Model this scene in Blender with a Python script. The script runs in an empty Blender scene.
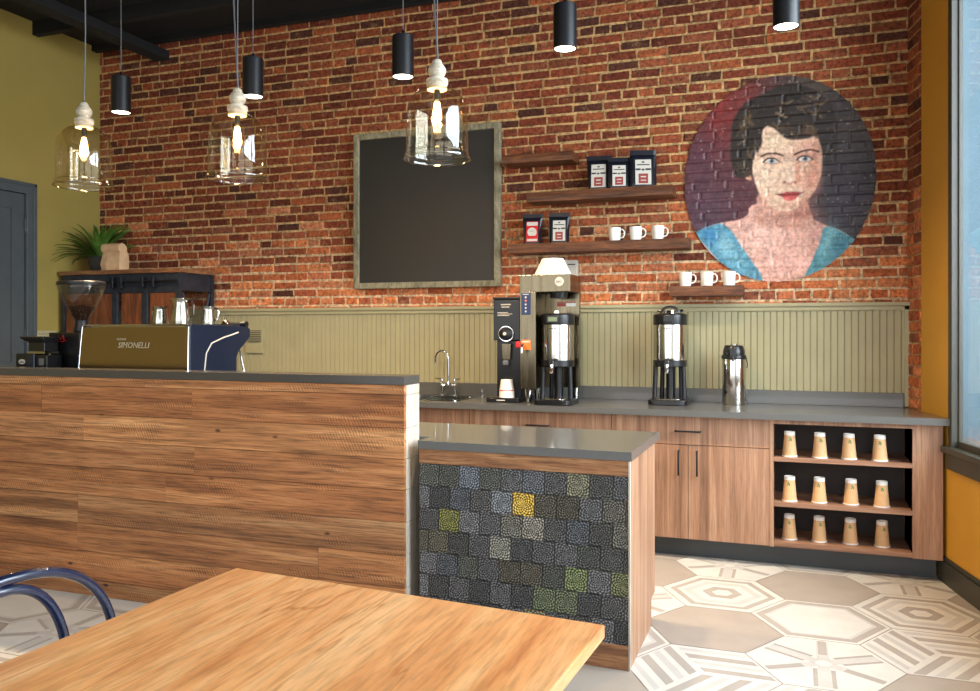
import bpy, bmesh, math, random
import numpy as np
from mathutils import Vector, Matrix, noise
R = random.Random(7)
PI = math.pi
scene = bpy.context.scene
C = bpy.context.collection

# ------------------------------------------------------------------ mesh builder
class MB:
    def __init__(s):
        s.v = []; s.f = []; s.m = []; s.c = []; s.sm = []
    def add(s, vs, fs, mi=0, col=None, smooth=False):
        o = len(s.v); s.v += [tuple(v) for v in vs]
        for f in fs:
            s.f.append([o+i for i in f]); s.m.append(mi); s.c.append(col); s.sm.append(smooth)
        return s
    def box(s, x0, x1, y0, y1, z0, z1, mi=0, col=None, M=None):
        if x0 > x1: x0, x1 = x1, x0
        if y0 > y1: y0, y1 = y1, y0
        if z0 > z1: z0, z1 = z1, z0
        vs = [Vector(p) for p in ((x0,y0,z0),(x1,y0,z0),(x1,y1,z0),(x0,y1,z0),(x0,y0,z1),(x1,y0,z1),(x1,y1,z1),(x0,y1,z1))]
        if M: vs = [M @ v for v in vs]
        return s.add(vs, [(0,3,2,1),(4,5,6,7),(0,1,5,4),(1,2,6,5),(2,3,7,6),(3,0,4,7)], mi, col)
    def prism(s, poly, z0, z1, mi=0, col=None, M=None):   # poly in xy, CCW
        n = len(poly)
        vs = [Vector((x,y,z0)) for x,y in poly]+[Vector((x,y,z1)) for x,y in poly]
        if M: vs = [M @ v for v in vs]
        fs = [tuple(range(n))[::-1], tuple(range(n,2*n))]+[(i,(i+1)%n,n+(i+1)%n,n+i) for i in range(n)]
        return s.add(vs, fs, mi, col)
    def lathe(s, prof, cx=0, cy=0, seg=32, mi=0, smooth=True, wob=None, M=None, cap=True):
        vs = []; n = len(prof)
        for r, z in prof:
            for k in range(seg):
                a = 2*PI*k/seg; rr = r*(wob(a,z) if wob else 1)
                vs.append(Vector((rr*math.cos(a), rr*math.sin(a), z)))
        if M: vs = [M @ v for v in vs]
        vs = [v+Vector((cx,cy,0)) for v in vs]
        fs = [(i*seg+k, i*seg+(k+1)%seg, (i+1)*seg+(k+1)%seg, (i+1)*seg+k) for i in range(n-1) for k in range(seg)]
        s.add(vs, fs, mi, None, smooth)
        o = len(s.v)-n*seg
        if cap:
            if prof[0][0] > 1e-4: s.f.append([o+k for k in range(seg)][::-1]); s.m.append(mi); s.c.append(None); s.sm.append(False)
            if prof[-1][0] > 1e-4: s.f.append([o+(n-1)*seg+k for k in range(seg)]); s.m.append(mi); s.c.append(None); s.sm.append(False)
        return s
    def tube(s, pts, r, seg=10, mi=0, closed=False):
        pts = [Vector(p) for p in pts]; n = len(pts)
        vs = []; up = None
        for i, p in enumerate(pts):
            if closed: t = (pts[(i+1)%n]-pts[i-1]).normalized()
            else: t = (pts[min(i+1,n-1)]-pts[max(i-1,0)]).normalized()
            if up is None:
                up = Vector((0,0,1)) if abs(t.z) < .9 else Vector((1,0,0))
            a = (up - t*up.dot(t)).normalized(); b = t.cross(a); up = a
            rr = r[i] if isinstance(r,(list,tuple)) else r
            for k in range(seg):
                q = 2*PI*k/seg; vs.append(p + a*rr*math.cos(q) + b*rr*math.sin(q))
        fs = [(i*seg+k, i*seg+(k+1)%seg, ((i+1)%n)*seg+(k+1)%seg, ((i+1)%n)*seg+k) for i in range(n if closed else n-1) for k in range(seg)]
        if not closed: fs += [tuple(range(seg))[::-1], tuple((n-1)*seg+k for k in range(seg))]
        return s.add(vs, fs, mi, None, True)
    def build(s, name, mats, parent=None, bevel=0, org=None, bseg=2, autosmooth=False):
        o = Vector((0,0,0))
        if org is not None: o = Vector(org)
        elif parent is not None:
            p = parent
            while p is not None: o += p.location; p = p.parent
        me = bpy.data.meshes.new(name)
        me.from_pydata([tuple(Vector(v)-o) for v in s.v], [], s.f)
        if not isinstance(mats,(list,tuple)): mats = [mats]
        for m in mats: me.materials.append(m)
        me.polygons.foreach_set('material_index', s.m)
        me.polygons.foreach_set('use_smooth', s.sm)
        if any(c is not None for c in s.c):
            ca = me.color_attributes.new('Col','FLOAT_COLOR','CORNER')
            arr = []
            for f, c in zip(s.f, s.c):
                c = c or (.5,.5,.5)
                arr += [c[0],c[1],c[2],1.0]*len(f)
            ca.data.foreach_set('color', arr)
        me.update()
        ob = bpy.data.objects.new(name, me); C.objects.link(ob)
        if parent is not None: ob.parent = parent
        elif org is not None: ob.location = org
        if any(s.sm) and not bevel and len(s.f) < 20000:
            bm = bmesh.new(); bm.from_mesh(me)
            for e in bm.edges:
                if len(e.link_faces)==2 and (e.calc_face_angle(0) > .62 or not (e.link_faces[0].smooth and e.link_faces[1].smooth)): e.smooth = False
            bm.to_mesh(me); bm.free()
        if bevel:
            bm = bmesh.new(); bm.from_mesh(me)
            bmesh.ops.remove_doubles(bm, verts=bm.verts, dist=1e-5)
            es = [e for e in bm.edges if len(e.link_faces)==2 and e.calc_face_angle(0) > .6]
            bmesh.ops.bevel(bm, geom=es, offset=bevel, segments=bseg, profile=.5, affect='EDGES', clamp_overlap=True)
            for e in bm.edges:
                if len(e.link_faces)==2 and e.calc_face_angle(0) > .62: e.smooth = False
            bm.to_mesh(me); bm.free()
        return ob

def thing(name, label, cat, loc=(0,0,0), group=None):
    o = bpy.data.objects.new(name, None); C.objects.link(o); o.location = loc
    o.empty_display_size = .1
    o['label'] = label; o['category'] = cat
    if group: o['group'] = group
    return o
def tag(o, label, cat, group=None):
    o['label'] = label; o['category'] = cat
    if group: o['group'] = group
    return o
def struct(o): o['kind'] = 'structure'; return o
def copy_tree(o, parent=None):
    c = o.copy(); C.objects.link(c); c.parent = parent
    for ch in o.children: copy_tree(ch, c)
    return c

# ------------------------------------------------------------------ materials
def lin(c):
    return tuple(((x/255)/12.92 if x/255 <= .04045 else (((x/255)+.055)/1.055)**2.4) for x in c)
def nm(name):
    m = bpy.data.materials.new(name); m.use_nodes = True
    nt = m.node_tree; b = nt.nodes['Principled BSDF']
    return m, nt, b
def N(nt, t, **kw):
    n = nt.nodes.new(t)
    for k, v in kw.items():
        if k in n.inputs: n.inputs[k].default_value = v
        else: setattr(n, k, v)
    return n
def L(nt, a, ao, b, bi): nt.links.new(a.outputs[ao], b.inputs[bi])
def mapping(nt, scale, rot=(0,0,0), kind='Object'):
    tc = N(nt,'ShaderNodeTexCoord'); mp = N(nt,'ShaderNodeMapping'); mp.inputs['Scale'].default_value = scale
    mp.inputs['Rotation'].default_value = rot
    L(nt, tc, kind, mp, 'Vector'); return mp
def ramp(nt, stops):
    r = N(nt,'ShaderNodeValToRGB'); e = r.color_ramp.elements
    while len(e) < len(stops): e.new(.5)
    for k, (p, c) in enumerate(stops): e[k].position = p; e[k].color = (*c, 1)
    return r
def bump(nt, b, src, out, strength, dist=.002):
    bp = N(nt,'ShaderNodeBump'); bp.inputs['Strength'].default_value = strength; bp.inputs['Distance'].default_value = dist
    L(nt, src, out, bp, 'Height'); L(nt, bp, 'Normal', b, 'Normal'); return bp
def plain(name, col, rough=.5, metal=0, var=.12, scale=8, bstr=0, bscale=60, coat=0, spec=.5):
    m, nt, b = nm(name); c = lin(col)
    mp = mapping(nt, (1,1,1)); n = N(nt,'ShaderNodeTexNoise', Scale=scale, Detail=4.0)
    L(nt, mp, 'Vector', n, 'Vector')
    r = ramp(nt, [(.3, tuple(x*(1-var) for x in c)), (.7, tuple(min(1,x*(1+var)) for x in c))])
    L(nt, n, 'Fac', r, 'Fac'); L(nt, r, 'Color', b, 'Base Color')
    b.inputs['Roughness'].default_value = rough; b.inputs['Metallic'].default_value = metal
    b.inputs['Coat Weight'].default_value = coat; b.inputs['Specular IOR Level'].default_value = spec
    if bstr:
        n2 = N(nt,'ShaderNodeTexNoise', Scale=bscale, Detail=5.0); L(nt, mp, 'Vector', n2, 'Vector'); bump(nt, b, n2, 'Fac', bstr)
    return m
def brushed(name, col, rough, axis_scale=(4,4,300), var=.25):
    m, nt, b = nm(name); c = lin(col)
    mp = mapping(nt, axis_scale); n = N(nt,'ShaderNodeTexNoise', Scale=1.0, Detail=3.0); L(nt, mp,'Vector', n,'Vector')
    r = ramp(nt, [(.3,(rough*.8,)*3),(.7,(rough*1.25,)*3)]); L(nt,n,'Fac',r,'Fac'); L(nt,r,'Color',b,'Roughness')
    b.inputs['Base Color'].default_value = (*c,1); b.inputs['Metallic'].default_value = 1
    return m
def wood(name, c0, c1, c2, scale, rough=.5, fine=1.0, bstr=.15, rot=(0,0,0), dist=1.2, coat=0, attr=None, streak=.5):
    m, nt, b = nm(name)
    mp = mapping(nt, scale, rot)
    n = N(nt,'ShaderNodeTexNoise', Scale=1.0, Detail=7.0, Roughness=.62, Distortion=dist); n.noise_dimensions = '4D'
    L(nt, mp,'Vector', n,'Vector')
    n2 = N(nt,'ShaderNodeTexNoise', Scale=5.0*fine, Detail=4.0, Roughness=.6); n2.noise_dimensions = '4D'
    L(nt, mp,'Vector', n2,'Vector')
    r = ramp(nt, [(.30,lin(c0)),(.5,lin(c1)),(.72,lin(c2))]); L(nt,n,'Fac',r,'Fac')
    r2 = ramp(nt, [(.32,(1-streak,)*3),(.55,(1,1,1))]); L(nt,n2,'Fac',r2,'Fac')
    mx = N(nt,'ShaderNodeMix', data_type='RGBA', blend_type='MULTIPLY'); mx.inputs[0].default_value = 1
    nt.links.new(r.outputs['Color'], mx.inputs[6]); nt.links.new(r2.outputs['Color'], mx.inputs[7])
    out = mx.outputs[2]
    if attr:
        a = N(nt,'ShaderNodeAttribute', attribute_name='Col')
        mw = N(nt,'ShaderNodeMath', operation='MULTIPLY'); mw.inputs[1].default_value = 97.0
        L(nt, a,'Fac', mw, 0); L(nt, mw,'Value', n,'W'); L(nt, mw,'Value', n2,'W')
        m2 = N(nt,'ShaderNodeMix', data_type='RGBA', blend_type='MULTIPLY'); m2.inputs[0].default_value = 1
        nt.links.new(out, m2.inputs[6]); nt.links.new(a.outputs['Color'], m2.inputs[7]); out = m2.outputs[2]
    nt.links.new(out, b.inputs['Base Color'])
    b.inputs['Roughness'].default_value = rough; b.inputs['Coat Weight'].default_value = coat
    bump(nt, b, n2, 'Fac', bstr, .003)
    m['nodes'] = 1
    return m, nt, b, out
def emis(name, col, s):
    m, nt, b = nm(name); b.inputs['Base Color'].default_value = (*col,1)
    b.inputs['Emission Color'].default_value = (*col,1); b.inputs['Emission Strength'].default_value = s
    return m
def thin_glass(name, tint, refl=.6, ior=1.45, wave=0):
    m = bpy.data.materials.new(name); m.use_nodes = True; nt = m.node_tree; nt.nodes.clear()
    o = N(nt,'ShaderNodeOutputMaterial'); t = N(nt,'ShaderNodeBsdfTransparent'); t.inputs[0].default_value = (*tint,1)
    g = N(nt,'ShaderNodeBsdfGlossy'); g.inputs['Roughness'].default_value = .02; g.inputs['Color'].default_value = (1,1,1,1)
    fr = N(nt,'ShaderNodeLayerWeight'); fr.inputs['Blend'].default_value = .5
    pw = N(nt,'ShaderNodeMath', operation='POWER'); pw.inputs[1].default_value = 4.0; L(nt, fr,'Facing', pw, 0)
    ml = N(nt,'ShaderNodeMath', operation='MULTIPLY_ADD'); ml.inputs[1].default_value = 1.1*refl; ml.inputs[2].default_value = .09*refl/.6; L(nt, pw, 0, ml, 0)
    mx = N(nt,'ShaderNodeMixShader'); L(nt, ml, 0, mx, 0); nt.links.new(t.outputs[0], mx.inputs[1]); nt.links.new(g.outputs[0], mx.inputs[2])
    nt.links.new(mx.outputs[0], o.inputs['Surface'])
    if wave:
        mp = mapping(nt,(1,1,.4)); n = N(nt,'ShaderNodeTexNoise', Scale=30.0, Detail=2.0); L(nt, mp,'Vector', n,'Vector')
        bp = N(nt,'ShaderNodeBump'); bp.inputs['Strength'].default_value = wave; bp.inputs['Distance'].default_value=.002
        L(nt,n,'Fac',bp,'Height'); L(nt,bp,'Normal',g,'Normal')
    return m

M = {}
# brick and mortar, coloured brick by brick
def brickmat():
    m, nt, b = nm('brick'); a = N(nt,'ShaderNodeAttribute', attribute_name='Col')
    mp = mapping(nt,(1,1,1)); n = N(nt,'ShaderNodeTexNoise', Scale=38.0, Detail=8.0, Roughness=.7); L(nt,mp,'Vector',n,'Vector')
    r = ramp(nt, [(.34,(.34,.30,.28)),(.5,(.95,.95,.95)),(.66,(1.6,1.45,1.3))]); L(nt,n,'Fac',r,'Fac')
    mx = N(nt,'ShaderNodeMix', data_type='RGBA', blend_type='MULTIPLY'); mx.inputs[0].default_value=1
    nt.links.new(a.outputs['Color'], mx.inputs[6]); nt.links.new(r.outputs['Color'], mx.inputs[7])
    # mortar smears
    n3 = N(nt,'ShaderNodeTexNoise', Scale=16.0, Detail=8.0, Roughness=.75); L(nt,mp,'Vector',n3,'Vector')
    r3 = ramp(nt, [(.56,(0,0,0)),(.70,(1,1,1))]); L(nt,n3,'Fac',r3,'Fac')
    m3 = N(nt,'ShaderNodeMix', data_type='RGBA'); nt.links.new(r3.outputs['Color'], m3.inputs[0])
    mu = N(nt,'ShaderNodeMath', operation='MULTIPLY'); mu.inputs[1].default_value=.55; nt.links.new(r3.outputs['Color'], mu.inputs[0]); nt.links.new(mu.outputs[0], m3.inputs[0])
    nt.links.new(mx.outputs[2], m3.inputs[6]); m3.inputs[7].default_value=(*lin((182,140,100)),1)
    nt.links.new(m3.outputs[2], b.inputs['Base Color']); b.inputs['Roughness'].default_value=.85; b.inputs['Specular IOR Level'].default_value=.25
    n4 = N(nt,'ShaderNodeTexNoise', Scale=70.0, Detail=8.0, Roughness=.75); L(nt,mp,'Vector',n4,'Vector')
    bump(nt,b,n4,'Fac',.9,.006); return m
M['brick'] = brickmat()
M['olive'] = plain('olive_paint',(150,132,66),.6,var=.04,scale=3,bstr=.05)
M['mustard'] = plain('mustard_paint',(196,142,44),.55,var=.05,scale=3,bstr=.05)
M['sage'] = plain('sage_paint',(160,153,119),.45,var=.05,scale=6,bstr=.04)
M['tan'] = plain('tan_plaster',(190,180,160),.8,var=.05)
M['black_ceiling'] = plain('black_ceiling_paint',(9,10,12),.9,var=.25,scale=5,bstr=.2)
M['door_blue'] = plain('slate_door_paint',(70,77,80),.45,var=.08,scale=10,bstr=.05)
M['trim_dark'] = plain('dark_olive_trim_paint',(58,56,47),.45,var=.06)
M['trim_slate'] = plain('slate_trim_paint',(64,74,80),.4,var=.06)
M['quartz'] = plain('grey_quartz',(88,88,86),.34,var=.06,scale=120,coat=.6)
M['quartz'].node_tree.nodes['Principled BSDF'].inputs['Coat Roughness'].default_value=.06
M['barcap'] = plain('dark_quartz_cap',(74,70,66),.22,var=.06,scale=120)
M['kick'] = plain('dark_grey_kick',(58,64,68),.35,var=.06)
M['black'] = plain('black_plastic',(18,19,22),.3,var=.1)
M['black_matt'] = plain('matt_black_metal',(11,13,20),.42,var=.1)
M['hardware'] = plain('blackened_steel_hardware',(38,40,46),.4,metal=.6,var=.25,scale=20)
M['cart_steel'] = plain('grey_blue_cart_steel',(52,56,66),.45,metal=.5,var=.3,scale=15,bstr=.1)
M['blue_black'] = plain('blue_machine_panel',(16,26,46),.3,var=.06,coat=.3)
M['chair_tube'] = plain('blue_black_chair_enamel',(20,30,56),.2,var=.05,coat=.6)
M['steel'] = brushed('brushed_steel',(196,192,184),.17,(2,2,2))
M['steel_h'] = brushed('brushed_steel_sheet',(112,102,82),.24,(60,60,2))
M['chrome'] = plain('chrome',(225,225,228),.07,metal=1,var=.02)
M['pitcher_steel'] = plain('polished_steel',(170,168,160),.16,metal=1,var=.03)
M['gold_mirror'] = plain('smoked_gold_panel',(146,124,88),.15,metal=.9,var=.03,scale=3)
M['letter_grey'] = plain('pale_metal_lettering',(186,176,150),.5,var=.02)
M['white'] = plain('white_ceramic',(236,234,228),.25,var=.02)
M['filter_paper'] = plain('cream_filter_paper',(242,236,214),.8,var=.03)
M['kraft'] = plain('kraft_paper',(205,168,128),.8,var=.1,scale=20,bstr=.3,bscale=25)
M['cup_kraft'] = plain('kraft_cup_board',(214,172,124),.65,var=.05,scale=40)
M['cup_white'] = plain('white_cup_rim',(235,232,226),.5,var=.02)
M['cup_green'] = plain('green_leaf_print',(60,130,60),.6,var=.1)
M['leaf'] = plain('green_leaf',(74,106,38),.42,var=.45,scale=14)
M['pot'] = plain('dark_grey_planter',(60,60,54),.7,var=.2,scale=20,bstr=.2)
M['pouch'] = plain('blue_black_foil',(15,18,28),.3,var=.25,scale=30,bstr=.5,bscale=18)
M['label_white'] = plain('label_white',(196,190,178),.6,var=.04)
M['label_red'] = plain('label_dark_red',(140,50,44),.6,var=.06)
M['label_dark'] = plain('label_black_print',(52,50,52),.6,var=.06)
M['red'] = plain('red_plastic',(200,24,30),.4,var=.05)
M['orange'] = plain('orange_sticker',(226,112,40),.5,var=.05)
M['panel_blue'] = plain('navy_control_panel',(26,44,84),.4,var=.05)
M['lcd'] = plain('green_grey_display',(96,112,80),.2,var=.05)
M['beans'] = plain('roasted_beans',(52,30,18),.4,var=.4,scale=60)
M['chalk'] = plain('chalkboard_slate',(40,38,35),.42,var=.06,scale=2)
M['cord'] = plain('grey_cord',(96,98,104),.5,var=.05)
M['whitewash'],_,_,_ = wood('whitewashed_turned_wood',(150,138,118),(196,186,166),(224,218,204),(10,10,40),.75,bstr=.4,streak=.25)
M['frame_wood'],_,_,_ = wood('weathered_grey_wood',(96,88,66),(140,132,106),(176,166,138),(14,14,5),.8,bstr=.5,streak=.35)
M['shelf_wood'],_,_,_ = wood('dark_stained_oak',(50,26,14),(96,54,30),(140,86,50),(3,22,30),.5,bstr=.5,streak=.5)
M['walnut'],_,_,_ = wood('walnut_laminate',(120,84,62),(166,124,96),(202,162,130),(22,22,.8),.45,fine=1.6,bstr=.04,dist=.5,streak=.32)
M['walnut_h'],_,_,_ = wood('walnut_laminate_shelf',(116,80,60),(158,116,90),(190,150,122),(1,25,25),.4,fine=1.6,bstr=.04,dist=.5,streak=.3)
M['dark_interior'] = plain('dark_brown_shelf_back',(46,34,27),.6,var=.2,scale=12)
M['island_wood'],_,_,_ = wood('reclaimed_trim_wood',(92,58,36),(150,102,66),(186,142,98),(2.2,20,34),.75,bstr=.7,streak=.5)
M['pale_end'],_,_,_ = wood('pale_sidelit_sawn_wood',(150,138,124),(190,178,162),(214,206,194),(26,26,2.2),.8,bstr=.5,streak=.25)  # bar end boards: whitewash plus window light from the right put into colour
M['cart_wood'],_,_,_ = wood('brown_cart_wood',(70,36,18),(112,62,32),(146,88,50),(20,20,3),.5,bstr=.2)
M['cart_top'],_,_,_ = wood('cart_top_wood',(88,52,30),(134,88,54),(166,118,78),(3,24,24),.6,bstr=.4)
# bar planks with saw marks
m,nt,b,out = wood('reclaimed_planks',(112,72,42),(176,122,78),(216,168,118),(.7,6,17),.72,fine=1.8,bstr=.8,dist=.9,attr=True,streak=.62)
mp = mapping(nt,(1,1,1),(0,math.radians(24),0)); w = N(nt,'ShaderNodeTexWave', Scale=22.0, Distortion=3.5, Detail=2.0); w.inputs['Detail Scale'].default_value=3.0; L(nt,mp,'Vector',w,'Vector')
nz = N(nt,'ShaderNodeTexNoise', Scale=3.5, Detail=3.0); mq = mapping(nt,(.7,1,4)); L(nt,mq,'Vector',nz,'Vector')
rz = ramp(nt,[(.52,(0,0,0)),(.62,(1,1,1))]); L(nt,nz,'Fac',rz,'Fac')
rw_ = ramp(nt,[(.2,(.68,.66,.64)),(.7,(1.12,1.12,1.12))]); L(nt,w,'Fac',rw_,'Fac')
mx = N(nt,'ShaderNodeMix', data_type='RGBA', blend_type='MULTIPLY'); nt.links.new(rz.outputs['Color'],mx.inputs[0]); nt.links.new(out,mx.inputs[6]); nt.links.new(rw_.outputs['Color'],mx.inputs[7])
vk = N(nt,'ShaderNodeTexVoronoi', Scale=3.2); mk = mapping(nt,(1,1,2.2)); L(nt,mk,'Vector',vk,'Vector')
rk = ramp(nt,[(.03,(.16,.13,.11)),(.075,(1,1,1))]); L(nt,vk,'Distance',rk,'Fac')
mx2 = N(nt,'ShaderNodeMix', data_type='RGBA', blend_type='MULTIPLY'); mx2.inputs[0].default_value=1; nt.links.new(mx.outputs[2],mx2.inputs[6]); nt.links.new(rk.outputs['Color'],mx2.inputs[7])
nt.links.new(mx2.outputs[2], b.inputs['Base Color']); M['planks'] = m
# table top wood, grain along Y
m,nt,b,out = wood('honey_table_wood',(194,118,64),(222,156,98),(238,190,136),(8,.8,8),.34,fine=2.2,bstr=.06,rot=(0,0,math.radians(-14)),dist=1.6,coat=.15,streak=.34)
nz = N(nt,'ShaderNodeTexNoise', Scale=1.0, Detail=4.0, Distortion=1.2); mq = mapping(nt,(3.4,.30,1),(0,0,math.radians(-14))); L(nt,mq,'Vector',nz,'Vector')
rz = ramp(nt,[(.484,(1,1,1)),(.492,(.62,.45,.3)),(.5,(1,1,1)),(.60,(1,1,1)),(.68,(1.0,.86,.7))]); L(nt,nz,'Fac',rz,'Fac')
mx = N(nt,'ShaderNodeMix', data_type='RGBA', blend_type='MULTIPLY'); mx.inputs[0].default_value=.75; nt.links.new(out,mx.inputs[6]); nt.links.new(rz.outputs['Color'],mx.inputs[7])
vk = N(nt,'ShaderNodeTexVoronoi', Scale=2.3); mk = mapping(nt,(1.3,.9,1)); L(nt,mk,'Vector',vk,'Vector')
rk = ramp(nt,[(.02,(.45,.26,.14)),(.05,(.8,.62,.45)),(.11,(1,1,1))]); L(nt,vk,'Distance',rk,'Fac')
mx2 = N(nt,'ShaderNodeMix', data_type='RGBA', blend_type='MULTIPLY'); mx2.inputs[0].default_value=1; nt.links.new(mx.outputs[2],mx2.inputs[6]); nt.links.new(rk.outputs['Color'],mx2.inputs[7])
nt.links.new(mx2.outputs[2], b.inputs['Base Color']); M['table'] = m
# floor tiles
def attrmat(name, rough, nscale, lo, hi, bstr=0):
    m, nt, b = nm(name); a = N(nt,'ShaderNodeAttribute', attribute_name='Col'); mp = mapping(nt,(1,1,1))
    n = N(nt,'ShaderNodeTexNoise', Scale=nscale, Detail=6.0); L(nt,mp,'Vector',n,'Vector')
    r = ramp(nt,[(.3,(lo,)*3),(.7,(hi,)*3)]); L(nt,n,'Fac',r,'Fac')
    mx = N(nt,'ShaderNodeMix', data_type='RGBA', blend_type='MULTIPLY'); mx.inputs[0].default_value=1
    nt.links.new(a.outputs['Color'],mx.inputs[6]); nt.links.new(r.outputs['Color'],mx.inputs[7]); nt.links.new(mx.outputs[2], b.inputs['Base Color'])
    b.inputs['Roughness'].default_value=rough
    if bstr: bump(nt,b,n,'Fac',bstr)
    return m
M['floor'] = attrmat('cement_hex_tile',.42,7,.94,1.04)
M['mural'] = attrmat('mural_paint',.5,90,.9,1.08,.4)
# ornamental wall tile on island, per-tile UV
def tilemat():
    m, nt, b = nm('ornamental_pewter_tile'); a = N(nt,'ShaderNodeAttribute', attribute_name='Col')
    uv = N(nt,'ShaderNodeUVMap'); uv.uv_map='UVMap'
    sub = N(nt,'ShaderNodeVectorMath', operation='SUBTRACT'); sub.inputs[1].default_value=(.5,.5,0); L(nt,uv,'UV',sub,0)
    ln = N(nt,'ShaderNodeVectorMath', operation='LENGTH'); L(nt,sub,'Vector',ln,0)
    rings = N(nt,'ShaderNodeMath', operation='MULTIPLY'); rings.inputs[1].default_value=44; nt.links.new(ln.outputs['Value'],rings.inputs[0])
    sn = N(nt,'ShaderNodeMath', operation='SINE'); L(nt,rings,0,sn,0)
    gr = N(nt,'ShaderNodeTexGradient', gradient_type='RADIAL'); L(nt,sub,'Vector',gr,'Vector')
    g2 = N(nt,'ShaderNodeMath', operation='MULTIPLY'); g2.inputs[1].default_value=2*PI*12; nt.links.new(gr.outputs['Fac'],g2.inputs[0])
    s2 = N(nt,'ShaderNodeMath', operation='SINE'); L(nt,g2,0,s2,0)
    ad = N(nt,'ShaderNodeMath', operation='MULTIPLY'); L(nt,sn,0,ad,0); L(nt,s2,0,ad,1)
    tc = mapping(nt,(1,1,1)); n = N(nt,'ShaderNodeTexNoise', Scale=110.0, Detail=6.0, Roughness=.8); L(nt,tc,'Vector',n,'Vector')
    ad2 = N(nt,'ShaderNodeMath', operation='MULTIPLY_ADD'); ad2.inputs[1].default_value=.22; L(nt,ad,0,ad2,0); L(nt,n,'Fac',ad2,2)
    r = ramp(nt,[(.34,(.12,.12,.12)),(.52,(.75,.75,.75)),(.68,(2.6,2.6,2.6))]); L(nt,ad2,0,r,'Fac')
    mx = N(nt,'ShaderNodeMix', data_type='RGBA', blend_type='MULTIPLY'); mx.inputs[0].default_value=1
    nt.links.new(a.outputs['Color'],mx.inputs[6]); nt.links.new(r.outputs['Color'],mx.inputs[7]); nt.links.new(mx.outputs[2], b.inputs['Base Color'])
    b.inputs['Roughness'].default_value=.42; b.inputs['Metallic'].default_value=.35
    bump(nt,b,ad2,0,.8,.004); return m
M['tile'] = tilemat()
M['glass_amber'] = thin_glass('seeded_amber_glass',(.90,.84,.72),refl=.6,wave=.35)
M['glass_clear'] = thin_glass('clear_hopper_plastic',(.82,.80,.78),ior=1.4)
M['window_glass'] = thin_glass('window_pane_glass',(.93,.96,.97),ior=1.35)
M['bulb'] = emis('warm_bulb_filament',(1,.72,.36),45)
M['lamp_disc'] = emis('warm_downlight_lens',(1,.88,.68),9)
M['outside'] = plain('pale_blue_render',(96,124,138),.8,var=.05,scale=2)

# ------------------------------------------------------------------ room shell
ZC = 3.92; XL = -5.83; YB = 5.8; YF = -2.6
def xr(y): return .69 + .2*(YB-y)
# brick layout
rows = []; z = 1.40; k = 0; RH = .0677
rects = []   # x0,x1,z0,z1
while z < ZC+.02:
    hdr = (k % 7 == 3); x = XL-.2*R.random()
    zz = z
    while x < .69:
        w = (.098 if hdr else .2)+R.uniform(-.006,.006)
        if not hdr and R.random() < .10: w = .1
        a = max(x, XL); c = min(x+w, .688)
        if c-a > .02: rects.append((a, c, zz+R.uniform(0,.003), min(zz+RH-.0145+R.uniform(-.003,.003), ZC)))
        x += w+.0145
    z += RH; k += 1
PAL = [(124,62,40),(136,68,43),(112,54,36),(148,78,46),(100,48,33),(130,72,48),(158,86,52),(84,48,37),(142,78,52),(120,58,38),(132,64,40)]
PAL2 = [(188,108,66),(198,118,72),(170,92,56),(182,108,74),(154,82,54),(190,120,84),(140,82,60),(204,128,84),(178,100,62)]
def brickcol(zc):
    t = min(1,max(0,(2.35-zc+R.uniform(-.25,.25))/.5))  # more orange lower down: partly own colour, partly downlight glow put into colour
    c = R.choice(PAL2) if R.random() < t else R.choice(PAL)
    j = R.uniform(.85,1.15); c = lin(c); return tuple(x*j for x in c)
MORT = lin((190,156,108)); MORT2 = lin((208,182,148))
def add_brick(mb, P, a, c, z0, z1, col):   # P maps (s,z,depth)->world ; depth 0 = mortar plane, + = out
    j = lambda q=.0032: R.uniform(-q,q)
    d = .0075+R.uniform(-.003,.0035)
    o = [(a+j(),z0+j()),(c+j(),z0+j()),(c+j(),z1+j()),(a+j(),z1+j())]; e = .0035
    i_ = [(o[0][0]+e+j(.001),o[0][1]+e+j(.001)),(o[1][0]-e,o[1][1]+e+j(.001)),(o[2][0]-e,o[2][1]-e),(o[3][0]+e,o[3][1]-e+j(.001))]
    vs = [P(s,zz,-.002) for s,zz in o]+[P(s,zz,d-.003) for s,zz in o]+[P(s,zz,d+j(.001)) for s,zz in i_]
    fs = [(8,9,10,11)]+[(q,(q+1)%4,4+(q+1)%4,4+q) for q in range(4)]+[(4+q,4+(q+1)%4,8+(q+1)%4,8+q) for q in range(4)]
    mb.add(vs, fs, 0, col)
wb = MB()
P0 = lambda s,z,d: (s, YB-d, z)
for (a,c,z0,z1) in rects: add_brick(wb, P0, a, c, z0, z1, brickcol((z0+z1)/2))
# mortar plane as a gently uneven grid
nx, nz_ = 220, 90
gx = np.linspace(XL,.69,nx); gz = np.linspace(0,ZC,nz_)
vs = [(x, YB-.0012-.003*noise.noise(Vector((x*9,z*12,0))), z) for z in gz for x in gx]
fs = [(j*nx+i, j*nx+i+1, (j+1)*nx+i+1, (j+1)*nx+i) for j in range(nz_-1) for i in range(nx-1)]
o_ = len(wb.v); wb.v += vs
for f in fs:
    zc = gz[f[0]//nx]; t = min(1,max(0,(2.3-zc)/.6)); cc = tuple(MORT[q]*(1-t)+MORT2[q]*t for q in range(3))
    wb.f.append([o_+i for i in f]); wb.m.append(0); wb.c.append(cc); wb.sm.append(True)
wb.box(XL-.2,.95,YB+.01,YB+.2,0,ZC, col=(.3,.2,.15))
struct(wb.build('wall_back', M['brick']))

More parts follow.
